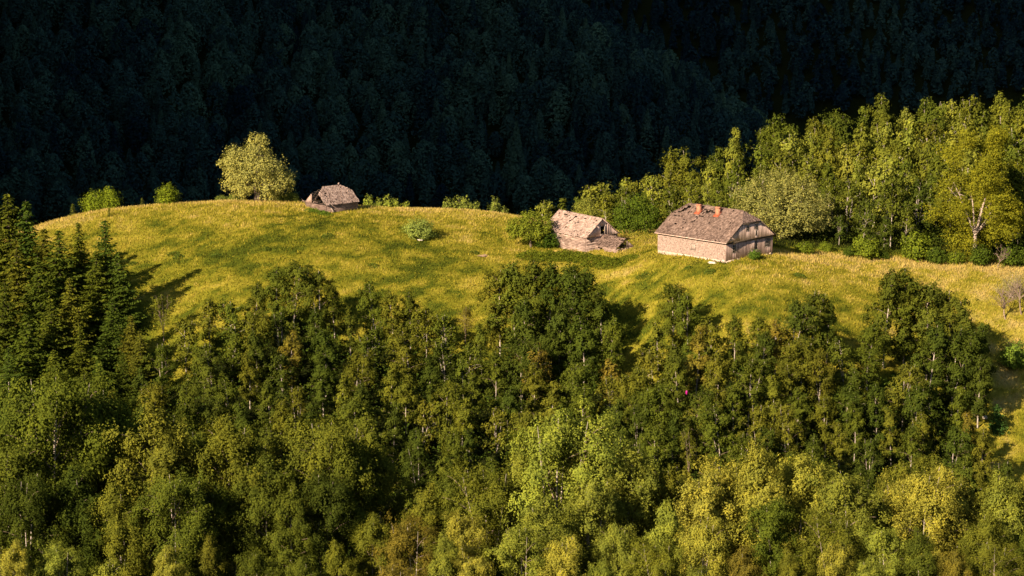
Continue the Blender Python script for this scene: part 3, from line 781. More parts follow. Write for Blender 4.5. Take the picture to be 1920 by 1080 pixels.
# ---- the small barn on the crest
BX, BY, BZ = pt(612, 385.5, 357)
Hb = 1.25
barn = root('log_barn', (BX, BY, BZ - Hb), R(38) - math.atan((620 - 960) / FPX), 'small sagging log barn on the crest with its left roof end fallen in', 'barn')
b = Bld(barn, False)
L, W, ov = 6.7, 5.6, .3; Rh, hh, ins = 2.75, 1.75, 1.9; Le, We = L + 2 * ov, W + 2 * ov
rb = Off(b, -ov, -ov)
bh = [(1.5, 2.5, .2, .12), (1.7, 2.1, .22, .1), (1.1, 2.3, .12, .1), (1.3, 1.8, .12, .1), (1.75, 1.75, .2, .1), (.9, 1.5, .14, .1), (1.3, 1.3, .12, .1), (2.6, .65, .28, .13), (1.4, .55, .12, .1), (1.0, .25, .15, .12), (2.9, 2.6, .08, .1), (.5, 1.0, .12, .1), (3.6, 2.8, .08, .08)]
mb = MB(); mS = math.hypot(We / 2, Rh)
shingle_plane(mb, rb, 0, Le, 0, We / 2, Hb, Hb + Rh, slope_inside(Le, ins, hh, Rh), lambda l, s: hz(bh)(l, s) or (rnd.random() < (.05 if l < 1.6 else .01)), rnd, sw=.17, ex=.34, messy=1.5)
shingle_plane(mb, rb, 0, Le, We, We / 2, Hb, Hb + Rh, slope_inside(Le, ins, hh, Rh), lambda l, s: l < 2.2 or rnd.random() < .02, rnd, sw=.17, ex=.34, messy=1.5)
hw = We / 2 * (1 - hh / Rh)
end_plane(mb, rb, Le, -ins, Hb + hh, Hb + Rh, We / 2, hw + .08, rnd)
mb.box(rb.P(Le - ins - .3, We / 2 - .1, Hb + Rh), b.D(.35, .1, .12), b.D(0, .14, 0), np.array([-.05, 0, .35]))
mb.build('roof', M['paleshingle'], barn)
frame_rafters(rb, Le, We, Hb - .02, Rh, ins, hh, .8)
g = MB()
planks(g, b, 'w', -.08, 3.9, W + .1, Hb, lambda w_: Hb - .1 + min(hh, profile(We, Rh, w_ + ov)), [], rnd, pw=.3)
g.build('gable_boards', M['plank'], barn)
g = MB(); planks(g, b, 'w', L + .1, 0, W, Hb, lambda w_: Hb - .1 + min(hh, profile(We, Rh, w_ + ov)), [], rnd, pw=.25, out=1); g.build('gable', M['plank'], barn)
g = MB()
courses(g, b, 'l', 0, 0, L, -.9, Hb - .05, [], rnd, ch=.21, cw=9, th=.12, wob=.06, gap=.88)
courses(g, b, 'w', 0, -.12, W + .1, -.9, Hb - .02, [], rnd, ch=.21, cw=9, th=.12, wob=.06, gap=.88)
courses(g, b, 'l', W, 0, L, -.9, Hb - .05, [], rnd, ch=.21, cw=9, th=.12, out=1)
courses(g, b, 'w', L, 0, W, -.9, Hb - .05, [], rnd, ch=.21, cw=9, th=.12, out=1)
g.build('log_wall', M['darklog'], barn)
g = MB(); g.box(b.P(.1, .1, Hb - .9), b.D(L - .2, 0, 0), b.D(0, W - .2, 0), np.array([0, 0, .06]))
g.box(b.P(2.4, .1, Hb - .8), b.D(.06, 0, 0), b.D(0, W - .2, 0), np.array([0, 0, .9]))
g.build('inner_floor', M['interior_shade'], barn)
for k in range(9):   # broken ends of boards lying over the open gable and at the left corner
    g = MB()
    if k < 5: q = b.P(rnd.uniform(-.4, .9), rnd.uniform(.6, W), Hb + rnd.uniform(-.1, .2)); g.box(q, b.D(rnd.uniform(.4, 1.2), rnd.uniform(-.6, .6), rnd.uniform(-.1, .4)), b.D(0, .12, .0), np.array([0, 0, .05]), rnd.random())
    else: q = b.P(rnd.uniform(-.4, 0), W + rnd.uniform(-.3, .2), Hb + rnd.uniform(-.3, .1)); g.box(q, b.D(-rnd.uniform(.3, .6), rnd.uniform(0, .7), rnd.uniform(.1, 1.0)), b.D(.05, .05, 0), np.array([0, .03, .05]), rnd.random())
    g.build('broken_board', M['darklog'], barn)
g = MB(); g.box(b.P(1.3, -.5, -.35), b.D(-.55, .35, 1.35), b.D(.16, 0, .03), b.D(0, .06, .0)); g.build('leaning_plank', M['plaster'], barn)

# ------------------------------------------------------------------ tree placing
def ntree(name, proto, loc, h, rz, label, cat, group=None, col=(.1, .1, .02), wide=1.0):
    s = h / proto[2]
    o = root(name, (loc[0], loc[1], loc[2] - .1), rz, label, cat, group)
    o.scale = (s * wide, s * wide, s)
    if proto[0]: link('trunk', proto[0], o)
    c = link('crown', proto[1], o); c.color = (*col, 1)
    return o
BM = [birch(100 + i, 10, [2.0, 2.4, 1.7, 2.2, 2.6, 1.9][i], [26, 30, 24, 28, 32, 26][i], .10, 12500, low=[.07, .05, .1, .05, .06, .12][i], fork=[0, 1, 0, 2, 1, 0][i], peak=[.36, .42, .32, .38, .45, .34][i], wid=[.75, .65, .85, .65, .6, .75][i]) for i in range(6)]
BF = [birch(200 + i, 14, [2.7, 3.1, 2.4, 3.3, 2.8][i], [34, 40, 32, 42, 36][i], .08, 42000, low=[.16, .12, .2, .12, .16][i], fork=[1, 2, 0, 3, 1][i], peak=[.45, .52, .42, .56, .48][i], wid=[.7, .55, .75, .55, .65][i], droop=1.5) for i in range(5)]
BBARE = [birch(300 + i, 10, 2.0, 50, .075, 7000, low=.16, bare=.12, fork=3, bark='twig') for i in range(2)]
SP = [spruce(400 + i, 14, [3.7, 4.2, 3.3][i], .27, step=.027) for i in range(3)]
SPS = [spruce(450 + i, 4, 1.0, .17, step=.06) for i in range(2)]
YG, GR, OL, DK, RU, LG = (.225, .215, .030), (.076, .093, .012), (.108, .114, .014), (.050, .067, .010), (.140, .115, .018), (.155, .170, .024)
TN = {YG: 'yellow-green', GR: 'mid green', OL: 'olive green', DK: 'dark green', RU: 'brownish olive', LG: 'light green'}
pend = []   # (name, kind word, tone, u, v, zone) -> labels are written once all trees stand
def jcol(c, k=.12):
    f = 1 + rnd.uniform(-k, k); return tuple(min(1, q * f * (1 + rnd.uniform(-.035, .035))) for q in c)
TN = dict(TN)
def plant(proto, u, v, h=None, Y=None, tone=GR, kind='birch', zone='', wide=1.0, ya=347):
    if Y is None: x, y, z = solve(u, v, h, ya)
    else:
        x, y, z, h = atY(u, v, Y)
        if h < 2: return None
    nm = {'birch': 'birch_tree', 'bare birch': 'birch_tree', 'spruce': 'spruce_tree', 'small spruce': 'spruce_tree'}[kind]
    o = ntree(nm, proto, (x, y, z), h, rnd.uniform(0, 6.28), None, 'tree', None, jcol([q * (.93 if zone in ('mid', 'edge') else .95 if zone == 'near' and v < 900 and u < 700 else 1.0) for q in tone], .16), wide)  # mid slope and left bank toned down, dimmer light put into leaf colour
    pend.append((o, kind, TN.get(tone, 'dark'), u, v, zone)); return o

# edge of the hillside wood
EDGE = [(1172, 700, 7.5, 'm', GR), (1208, 690, 7.5, 'm', OL), (1190, 735, 8, 'm', GR), (1150, 700, 8, 'm', OL), (305, 548, 7.5, 'b', OL), (392, 556, 8, 'm', OL), (440, 560, 8, 'm', GR), (478, 528, 9.5, 'm', GR), (517, 498, 11, 'm', GR), (550, 488, 11.5, 'm', GR), (598, 503, 11, 'm', GR), (626, 522, 9, 'm', OL),
        (655, 572, 8, 'm', GR), (700, 528, 10, 'm', GR), (735, 542, 9.5, 'm', OL), (768, 545, 9, 'm', GR), (800, 572, 8, 'm', OL), (838, 585, 8, 'm', GR), (872, 572, 6, 'b', RU), (902, 606, 8, 'm', GR),
        (936, 500, 13.5, 'm', OL), (966, 488, 15, 'm', GR), (1002, 480, 16, 'm', GR), (1032, 492, 15, 'm', DK), (1072, 500, 14.5, 'm', DK), (1104, 500, 14.5, 'm', GR), (1132, 545, 12, 'm', DK), (1148, 592, 10, 'm', GR),
        (985, 560, 13, 'm', DK), (1050, 560, 13, 'm', DK), (1095, 590, 12, 'm', DK),
        (1262, 532, 9.5, 'm', GR), (1292, 545, 9, 'm', GR), (1236, 600, 8, 'm', OL), (1335, 596, 8, 'm', OL), (1378, 588, 8.5, 'm', GR), (1420, 590, 8.5, 'm', OL), (1455, 600, 8, 'm', RU), (1490, 560, 9.5, 'm', DK),
        (1522, 540, 10.5, 'm', GR), (1552, 566, 9, 'm', DK), (1583, 636, 8, 'm', GR), (1630, 602, 10, 'm', GR), (1664, 500, 15, 'm', GR), (1702, 498, 15.5, 'm', GR), (1742, 528, 14.5, 'm', GR), (1785, 540, 14, 'm', OL),
        (1815, 560, 14, 'm', GR), (1838, 606, 13, 'm', DK), (1790, 610, 13, 'm', DK), (1750, 600, 13, 'm', DK), (1840, 660, 11, 'm', DK), (345, 600, 8, 'm', OL), (300, 640, 9, 'm', GR), (380, 640, 8, 'm', GR), (265, 690, 9, 'm', DK), (1225, 650, 8, 'm', OL), (1262, 640, 8, 'm', GR), (1605, 690, 8, 'm', DK), (1500, 640, 8, 'm', OL), (880, 640, 8, 'm', GR), (700, 610, 8, 'm', GR)]
for i, (u, v, h, k, tn) in enumerate(EDGE):
    if k == 'b': plant(BBARE[i % 2], u, v, h, None, tn, 'bare birch', 'edge')
    else: plant(BM[(i * 5 + i // 6) % 6], u, v, h, None, tn, 'birch', 'edge', rnd.uniform(.92, 1.1))
v = 575; row = 0
while v < 905:
    u = -20 + (row % 2) * 34
    while u < 1950:
        uu = u + rnd.uniform(-16, 16); vv = v + rnd.uniform(-16, 16)
        if vv > np.interp(uu, eu, ev) + 8 and not (uu < 290 and vv < 690):
            q = rnd.random()
            tn = DK if q < .28 else GR if q < .64 else OL if q < .93 else LG if q < .95 else RU
            bare = rnd.random() < .02
            plant(BBARE[rnd.randrange(2)] if bare else BM[rnd.randrange(6)], uu, vv, rnd.uniform(7.6, 10.8), None, OL if bare else tn, 'bare birch' if bare else 'birch', 'mid', rnd.uniform(.9, 1.15))
        u += 68
    v += 46; row += 1
plant(BBARE[0], 1002, 640, 10, None, RU, 'bare birch', 'mid', 1.25); plant(BBARE[1], 1306, 738, 9, None, OL, 'bare birch', 'mid', 1.1)

# spruces at the left
SPR = [(-12, 385, 17), (14, 362, 19), (48, 374, 18), (82, 428, 15), (110, 432, 16), (146, 416, 14), (196, 412, 17), (30, 450, 16), (70, 480, 16), (180, 470, 14), (222, 470, 13), (130, 520, 14), (8, 530, 15), (95, 560, 13),
       (210, 560, 12), (245, 590, 10), (50, 590, 14), (150, 610, 12), (15, 650, 13), (262, 620, 9), (230, 660, 9), (100, 655, 11), (185, 680, 10)]
for i, (u, v, h) in enumerate(SPR):
    plant(SP[i % 3], u, v, h, None, [(.062, .082, .010), (.085, .10, .011), (.05, .075, .010), (.10, .105, .012)][i % 4], 'spruce', 'spr', rnd.uniform(1.15, 1.5))

# near bank: bigger birches, stronger light given by paler tones right and front
FG = [(20, 700, 214, DK), (92, 690, 208, GR), (160, 712, 213, GR), (275, 762, 205, OL), (222, 770, 214, GR), (335, 790, 212, GR), (425, 770, 206, OL), (470, 790, 214, GR), (555, 775, 212, OL), (612, 778, 208, OL), (660, 812, 205, GR), (705, 835, 213, OL),
      (-10, 820, 204, GR), (50, 880, 198, DK), (150, 870, 202, DK), (330, 880, 199, GR), (390, 905, 203, GR), (500, 850, 203, GR), (540, 900, 198, GR), (600, 880, 200, DK), (220, 900, 200, OL),
      (785, 905, 204, OL), (840, 880, 210, GR), (910, 868, 203, OL), (870, 960, 196, YG), (990, 810, 206, LG), (1050, 768, 200, LG), (1100, 800, 203, YG), (1175, 835, 200, LG), (1215, 880, 204, OL), (1120, 890, 195, LG),
      (1030, 930, 190, LG), (1280, 885, 204, YG), (1330, 880, 198, YG), (1385, 862, 202, YG), (1435, 828, 198, YG), (1500, 850, 202, YG), (1540, 868, 206, LG), (1590, 882, 198, LG), (1650, 930, 204, GR), (1700, 900, 204, YG), (1745, 868, 200, YG), (1800, 905, 203, YG),
      (1885, 885, 200, LG), (1930, 900, 204, LG), (1850, 960, 196, OL), (1240, 940, 190, LG), (1460, 930, 190, GR), (1560, 960, 189, OL), (1660, 985, 189, LG),
      (30, 1010, 184, YG), (110, 1020, 186, LG), (200, 1045, 184, LG), (320, 1020, 184, YG), (400, 1000, 187, OL), (480, 1030, 186, GR), (570, 1040, 184, GR), (640, 1010, 186, OL), (700, 960, 190, OL), (770, 975, 186, RU), (830, 1000, 183, LG), (900, 1040, 182, YG),
      (980, 985, 186, LG), (1060, 1000, 183, YG), (1150, 975, 186, LG), (1230, 1010, 182, OL), (1320, 965, 186, YG), (1400, 1020, 182, RU), (1480, 1030, 184, OL), (1560, 1015, 182, YG), (1640, 1040, 182, LG), (1730, 990, 186, GR), (1790, 1030, 182, RU), (1870, 1020, 184, OL), (1930, 1000, 186, GR),
      (1130, 1050, 178, LG), (740, 1055, 178, RU), (1300, 1060, 178, LG)]
for i, (u, v, Y, tn) in enumerate(FG):
    plant(BF[(i * 3 + i // 5) % 5], u, v, None, Y, tn, 'birch', 'near', rnd.uniform(.88, 1.08))

# wood behind the houses
su = [950, 1000, 1060, 1110, 1150, 1210, 1270, 1340, 1385, 1420, 1475, 1510, 1560, 1600, 1640, 1690, 1740, 1800, 1840, 1880, 1960]
sv = [396, 386, 370, 352, 342, 330, 294, 264, 240, 234, 210, 218, 200, 192, 178, 190, 186, 172, 168, 174, 166]
for k in range(6):
    Y = 398 - 9.5 * k; u = 985 + (k % 2) * 22 + (0 if k == 0 else 25)
    while u < 1950:
        vt = np.interp(u, su, sv) + k * 32 + rnd.uniform(-9, 14)
        Yk = Y - max(0, (1230 - u)) * .06 + rnd.uniform(-3, 3)
        lim = 430 if u > 1240 else 402
        if Yk > 350 and vt < lim and not (k > 1 and u < 1120):
            q = rnd.random(); tn = LG if q < .34 else OL if q < .66 else GR
            plant(BM[rnd.randrange(6)], u + rnd.uniform(-8, 8), vt, None, Yk, tn, 'birch', 'back', rnd.uniform(.75, .95) if u > 1300 else 1.1)
        u += rnd.uniform(30, 46) if u < 1300 else rnd.uniform(38, 56)
for (u, v, Y, tn) in ((1590, 330, 352, GR), (1640, 300, 354, LG), (1675, 330, 349, GR), (1622, 370, 346, DK), (1700, 380, 347, GR), (1905, 300, 352, GR), (1575, 400, 347, DK), (1345, 330, 362, GR), (1135, 352, 374, OL), (1165, 345, 376, GR), (1190, 338, 378, OL), (1222, 326, 376, LG), (1250, 312, 376, OL), (1085, 368, 372, GR), (1210, 360, 368, OL), (1255, 345, 366, GR), (1290, 340, 366, OL), (1660, 400, 344, DK), (1720, 330, 350, DK)):
    plant(BM[rnd.randrange(6)], u, v, None, Y, tn, 'birch', 'back', .9)

# past three hundred birches the smallest showing ones of the back wood are one mass
allb = [p_ for p_ in pend if 'birch' in p_[1]]
def shows(p_):
    o = p_[0]; s = o.scale.z * 10 / o.location.y
    return s * (.55 if p_[5] == 'back' and p_[4] > np.interp(p_[3], su, sv) + 30 else .8 if p_[5] == 'back' else 1.0) + (9 if p_[1] == 'bare birch' else 0)
allb.sort(key=shows)
mass = allb[:max(0, len(allb) - 296)]
mV, mT, mC, tV, tF = [], [], [], [], []; to = 0
for p_ in mass:
    o = p_[0]; mw = Matrix.LocRotScale(o.location, o.rotation_euler, o.scale)
    A = np.array(mw)[:3, :3]; B0 = np.array(o.location)
    crown = [c for c in o.children if c.name.startswith('crown')][0]
    v4, t4, tv, tf = LOW[crown.data.name]
    mV.append(v4 @ A.T + B0); mT.append(t4); mC.append(np.tile(np.array(crown.color)[:3], (len(t4), 1)))
    tV.append(tv @ A.T + B0); tF.append(tf + to); to += len(tv)
    for c in list(o.children): bpy.data.objects.remove(c)
    bpy.data.objects.remove(o); pend.remove(p_)
if mass:
    mV = np.concatenate(mV); mT = np.concatenate(mT); mC = np.concatenate(mC); tV = np.concatenate(tV); tF = np.concatenate(tF)
    nq = len(mT); F_ = np.concatenate([np.arange(4 * nq).reshape(nq, 4), tF + 4 * nq])
    me = fast_mesh('birch_wood', np.concatenate([mV, tV]), F_, [M['leafmass'], M['birchbark']], {'tint': ('FACE', np.concatenate([mT, np.full(len(tF), .5)]))}, mi=np.concatenate([np.zeros(nq), np.ones(len(tF))]))
    at = me.attributes.new('tone', 'FLOAT_VECTOR', 'FACE'); at.data.foreach_set('vector', np.concatenate([mC, np.zeros((len(tF), 3))]).astype(np.float32).ravel())
    tag(link('birch_wood', me), 'further birches filling the wood behind the houses', 'trees', None, 'stuff')

# write the labels of the many trees: by look first, then by what they stand below or beside
LM = [(0, 250, 'tall spruces'), (250, 420, 'left meadow end'), (420, 600, 'lone willow'), (600, 780, 'log barn'), (780, 960, 'round meadow bush'), (960, 1180, 'pale shed'),
      (1180, 1400, 'farmhouse'), (1400, 1600, 'big willow'), (1600, 1760, 'forest edge shrubs'), (1760, 3000, 'tall beech')]
def lmk(u):
    for a, c, n_ in LM:
        if u < c: return n_
def where(zone, u, v):
    if zone == 'edge': return 'at meadow edge below ' + lmk(u)
    if zone == 'mid': return ('high' if v < 690 else 'midway' if v < 790 else 'low') + ' on wooded slope below ' + lmk(u)
    if zone == 'near': return ('rear row' if v < 860 else 'middle row' if v < 965 else 'nearest row') + ' of near bank under ' + lmk(u)
    if zone == 'back': return ('on skyline' if v < np.interp(u, su, sv) + 26 else 'in wood') + (' right behind ' if 960 < u < 1600 else ' left of ' if u < 960 else ' behind ') + lmk(u)
    return ''
cells = {}
for p_ in pend:
    o, kind, tn, u, v, zone = p_
    if zone == 'spr': continue
    kd = 'thin-leaved birch' if kind == 'bare birch' else 'birch'
    cells.setdefault((tn, kd, where(zone, u, v)), []).append((u, o, zone))
ORD = ['first', 'second', 'third', 'fourth', 'fifth', 'sixth', 'seventh', 'eighth', 'ninth', 'tenth', 'eleventh', 'twelfth', 'thirteenth', 'fourteenth', 'fifteenth', 'sixteenth'] + ['last'] * 40
GRP = {'edge': 'birches along the lower meadow edge', 'mid': 'birches of the hillside wood', 'near': 'large birches on the near bank', 'back': 'birches of the wood behind the houses'}
for (tn, kd, wh), lst in cells.items():
    lst.sort(key=lambda q: q[0])
    for i, (u, o, zone) in enumerate(lst):
        o['label'] = f'{tn} {kd} {wh}' if len(lst) == 1 else f'{ORD[i]} {tn} {kd} from left {wh}'
        o['group'] = GRP[zone]
sl = sorted([p_ for p_ in pend if p_[5] == 'spr'], key=lambda q: (q[4] // 70, q[3]))
rows_ = {}
for p_ in sl: rows_.setdefault(p_[4] // 70, []).append(p_)
RN = ['rearmost', 'second', 'third', 'fourth', 'lowest']
for ri, (k, lst) in enumerate(sorted(rows_.items())):
    for i, p_ in enumerate(lst):
        p_[0]['label'] = f'dark spruce at the left edge, {ORD[i]} from left in {RN[min(ri, 4)]} row'
        p_[0]['group'] = 'dark spruces at the left of the meadow'

# ------------------------------------------------------------------ single trees and bushes
def single(name, proto, u, v, label, cat, col, Y=None, group=None, rz=0, scale=1.0, ya=372):
    if Y is None: x, y, z = solve(u, v, 0, ya)
    else: x, y, _ = pt(u, v, Y); z = g1(x, y)
    o = ntree(name, proto, (x, y, z), proto[2] * scale, rz, label, cat, group, col); return o
SILV = (.33, .315, .085)
lone = blobby(1, [(-4.6, 0, 8.2, 1.2), (-5.7, .5, 6.7, 1.0), (.1, 0, 9.6, 2.0), (.8, .4, 11.0, .8), (-1.1, 0, 10.9, .7), (-2.6, -.5, 6.9, 2.6), (2.5, 0, 6.0, 2.1), (0, -1, 6.4, 2.9), (-3.6, .5, 4.2, 2.3), (4.1, 0, 3.8, 2.0),
                  (-2.4, -.8, 2.7, 1.9), (2.2, -.8, 2.7, 2.0), (4.9, .6, 3.6, 1.4), (0, 2, 5, 2.4)], 21000, .14, 2, bark='bark', clump=.2, trunk_r=.4, upn=.5, spiky=.5)
single('willow_tree', lone, 483, 380, 'lone silvery willow with crooked trunk on the crest left of the barn', 'tree', SILV, Y=366)
bigw = blobby(2, [(-6, 0, 8.3, 2.3), (-3, 0, 10.2, 2.6), (.4, 0, 11.0, 2.4), (3.5, 0, 9.4, 2.4), (6, 0, 6.6, 2.1), (6.9, 0, 3.7, 1.7), (-7, 0, 5.2, 1.8), (-3, -1, 6, 3.5), (1.5, -1.5, 6.2, 4), (4, -1, 4, 3), (-5, 0, 3, 2.4), (0, -1, 2.7, 2.6), (0, 3, 6, 4)],
              30000, .15, 4, clump=.17, upn=.6, spiky=.5, trunk_r=.22)
single('willow_tree', bigw, 1465, 478, 'large pale bushy willow directly behind the farmhouse gable', 'tree', (.25, .245, .068), Y=348).scale = (1, 1, .87)
bb = []
r_ = random.Random(5)
for k in range(64):
    z = r_.uniform(2.5, 20.5); rad = 8.0 * math.sin(math.pi * min(1, (z / 22.8)) ** .75) ** .5; a = r_.uniform(0, 6.28)
    q = r_.uniform(.35, 1) * rad; bb.append((q * math.cos(a), q * math.sin(a), z, r_.uniform(1.0, 1.8)))
beech = blobby(3, bb, 56000, .13, 1, bark='deadbark', lm='leaf', flat=.3, clump=.36, upn=.15, trunk_r=.36)
single('beech_tree', beech, 1826, 502, 'tall broad beech with layered golden-olive leaves at the right forest edge', 'tree', (.150, .150, .012), Y=342)
rbush = blobby(4, [(-1.3, 0, 1.6, 1.1), (0, 0, 2.3, 1.2), (1.2, 0, 1.7, 1.1), (-.6, -.6, 1.1, 1.1), (.9, -.5, 1.0, 1.1), (0, .6, 1.5, 1.4)], 7000, .11, 3, clump=.25, upn=.6, spiky=.6, trunk_r=.06)
single('willow_bush', rbush, 785, 447, 'round silvery green bush standing alone in the meadow', 'bush', (.23, .28, .06), ya=368)
apple = blobby(6, [(-2.2, 0, 3.6, 1.6), (0, 0, 4.4, 1.7), (2.1, 0, 3.8, 1.6), (-.8, -.8, 2.9, 1.5), (1.4, -.8, 2.5, 1.5), (-2.8, 0, 2.6, 1.1)], 10000, .13, 1, lm='leaf', clump=.2, trunk_r=.22)
single('apple_tree', apple, 995, 457, 'small round apple tree with dark trunk left of the pale shed', 'tree', (.13, .155, .016), Y=346)
dbush = blobby(7, [(0, 0, 1.3, 1.2), (-1, .2, 1.0, .9), (1, 0, 1.1, 1.0)], 3500, .12, 2, lm='leaf', clump=.25, trunk_r=.05)
single('leafy_bush', dbush, 1026, 463, 'dark green bush against the left end of the pale shed', 'bush', (.045, .075, .009), Y=346, scale=1.15)
gtree = blobby(8, [(-1.8, 0, 4.2, 1.8), (.3, 0, 5.4, 1.9), (2.3, 0, 4.2, 1.8), (-1, 0, 2.3, 2), (1.4, -.4, 2.3, 2.1), (3.2, 0, 2.4, 1.3), (-2.7, 0, 2.4, 1.3)], 13000, .13, 2, lm='leaf', clump=.22, trunk_r=.15)
single('leafy_tree', gtree, 1192, 444, 'bushy dark green tree between the pale shed and the farmhouse', 'tree', (.062, .092, .010), Y=354)
single('leafy_tree', gtree, 1098, 430, 'olive green bushy tree behind the pale shed roof', 'tree', (.17, .18, .03), Y=364, rz=2, scale=.75)
# small growth along the crest
cbush = blobby(17, [(0, 0, 1.2, 1.0), (-.5, 0, .9, .9), (.5, 0, .9, .9), (.1, 0, 2.1, .6), (-.3, 0, 2.6, .3), (.5, 0, 1.7, .5)], 5000, .09, 2, lm='leaf', clump=.3, upn=.8, spiky=.7, trunk_r=.05)
for (u, v, w_, lab) in ((136, 386, 1.0, 'tiny spruce at the far left end of the crest'), (266, 375, .9, 'tiny spruce right of the two crest bushes'), (297, 366, 1.3, 'tiny spruce touching the leafy crest bush'), (205, 412, 1.4, 'young spruce behind the large dark spruce')):
    Y = 356 if u < 250 else 362
    Y = Y if u != 205 else 349
    x, y, z, h = atY(u, v - 6, Y + 3)
    ntree('spruce_tree', SPS[0], (x, y, z), max(h, 1.5), u, lab, 'tree', 'young spruces on the crest', jcol(GR), 1.2)
for i, (u, v, s, lab) in enumerate(((178, 404, 1.5, 'left of two leafy bushes on the left crest'), (206, 398, 1.55, 'right of two leafy bushes on the left crest'), (314, 388, 1.35, 'single leafy bush on the crest left of the willow'))):
    single('leafy_bush', cbush, u, v, lab, 'bush', (.13, .17, .013), Y=361 + i, rz=i * 2, scale=s * .92, group='bushes on the left crest')
for i, (u, s) in enumerate(((415, .6), (440, .7), (526, .7), (546, .8))):
    single('leafy_bush', dbush, u, 384, ['low shoots at the far left foot of the lone willow', 'low shoots left of the lone willow trunk', 'low shoots right of the lone willow trunk', 'low shoots between the lone willow and the barn'][i], 'bush', (.13, .16, .03), Y=368.5, rz=i, scale=s, group='shoots around the lone willow')
shoot = blobby(9, [(0, 0, 1.2, .55), (.1, 0, 1.9, .3), (-.4, 0, .7, .4), (.4, 0, .6, .4)], 900, .1, 1, lm='leaf', clump=.3, upn=.9, spiky=.8, trunk_r=.03)
for i, (u, s) in enumerate(((690, 1.05), (709, .85), (728, 1.1), (744, .8), (762, .7))):
    single('young_shrub', shoot, u, 392, f'{ORD[i]} young shrub from left on the crest right of the barn', 'shrub', (.20, .24, .035), Y=372, rz=i * 1.3, scale=s * 1.05, group='young shrubs right of the barn')
for i, (u, s) in enumerate(((838, .9), (858, 1.05), (874, 1.1), (892, .8), (926, 1.2), (945, .7))):
    single('young_shrub', shoot, u, 397, f'{ORD[i]} young shrub from left on the crest behind the round bush', 'shrub', (.16, .19, .035), Y=372, rz=i * 1.7, scale=s * 1.15, group='young shrubs behind the round bush')
# shrubs along the right forest edge
RS = [(1508, 477, 1.0, 336, 'low bright shrub just right of the farmhouse willow'), (1592, 486, 1.1, 338, 'low bright shrub left of the leaning birch trunk'), (1622, 488, 1.5, 338, 'bright green shrub below the leaning birch'), (1655, 492, 1.0, 338, 'small bright shrub in front of the dark birches'),
      (1718, 492, 1.9, 340, 'grey-green round shrub at the forest edge'), (1752, 496, 1.3, 338, 'leafy shrub left of the beech trunk'), (1790, 498, 1.4, 338, 'bright shrub at the beech foot, left side'), (1838, 500, 1.3, 338, 'bright shrub at the beech foot, right side'), (1548, 480, 1.2, 340, 'dark shrub under the farmhouse willow'), (1905, 512, 1.6, 338, 'shrub at the right end of the forest edge')]
for i, (u, v, s, Y, lab) in enumerate(RS):
    single('leafy_bush', dbush, u, v, lab, 'shrub', (.05, .075, .009) if i % 2 else (.10, .13, .012), Y=Y, rz=i * 1.1, scale=s * (.8, .6, .95, .55, .9)[i % 5], group='shrubs along the forest edge')
single('juniper_bush', (None, spruce(480, 4, 1.9, .2, step=.06, low=.02)[1], 4.0), 1868, 806, 'dark spiky bush in the lower right clearing', 'bush', (.045, .09, .018), scale=1.0)
single('leafy_bush', dbush, 1904, 690, 'green bush on the slope at the right edge', 'bush', (.10, .15, .02), rz=1, scale=1.5)
single('leafy_bush', dbush, 1415, 484, 'small dark bush against the plank gable wall of the farmhouse', 'bush', (.07, .12, .015), Y=324.5, rz=1, scale=.62)
for (u, v, h, lab, Y) in ((1885, 600, 6.5, 'bare tangled tree at the right edge of the meadow', None), (1915, 590, 7, 'taller bare tree cut by the right edge', None), (1870, 505, 4.5, 'leafless shrub under the beech', 336), (1800, 735, 0, '', 0)):
    if not lab: continue
    if Y is None: x, y, z = solve(u, v)
    else: x, y, _ = pt(u, v, Y); z = g1(x, y)
    o = root('bare_tree', (x, y, z - .1), u, lab, 'tree', 'bare trees at the right'); link('branches', bare_tree(int(u), h, .55, 12, 'twig'), o)
x, y, z = solve(1895, 560); o = ntree('thorn_tree', blobby(12, [(0, 0, 3.6, 1.6), (1, 0, 2.6, 1.4), (-1, 0, 2.5, 1.1)], 1800, .09, 3, bark='deadbark', clump=.25, trunk_r=.09), (x, y, z - 1), 5.5, 0, 'sparse greyish thorn tree at the right meadow edge', 'tree', None, (.26, .24, .10))
x, y, z, h = atY(354, 214, 858)
o = root('dead_trunk', (x, y, z), 0, 'single white dead trunk in the dark far wood', 'tree')
link('trunk', fast_mesh('dead_trunk', *tube([(0, 0, -1), (.2, 0, h * .4), (.7, 0, h * .75), (.3, 0, h)], [.45, .42, .36, .15]), plain('white dead wood', [(.3, (.6, .55, .55)), (.7, (.8, .76, .74))], 1), smooth=True), o)

# stones and small things
def rock(name, u, v, s, label, m='stone', flat=.45, Y=None):
    bm = bmesh.new(); bmesh.ops.create_icosphere(bm, subdivisions=3, radius=1)
    rr_ = random.Random(int(u)); ph = [rr_.uniform(0, 6) for _ in range(6)]
    for q in bm.verts:
        c = q.co; k = 1 + .18 * math.sin(3 * c.x + ph[0]) * math.cos(4 * c.y + ph[1]) + .1 * math.sin(7 * c.z + 5 * c.x + ph[2]); q.co = Vector((c.x * s * k, c.y * s * .7 * k, c.z * s * flat * k))
    me = bpy.data.meshes.new(name); bm.to_mesh(me); bm.free(); me.materials.append(M[m])
    x, y, z = solve(u, v, 0, 372) if Y is None else (pt(u, v, Y)[0], Y, g1(pt(u, v, Y)[0], Y))
    o = link(name, me); o.location = (x, y, z + s * flat * .3); o.rotation_euler = (0, 0, rr_.uniform(0, 3)); tag(o, label, 'stone'); return o
rock('stone', 787, 451, .6, 'flat white stone at the foot of the round meadow bush', flat=.2)
rock('stone', 1846, 784, .6, 'pale rounded stone beside the dark spiky bush')
rock('stone', 1336, 494, .8, 'pale rubble slab below the farmhouse corner', flat=.25)
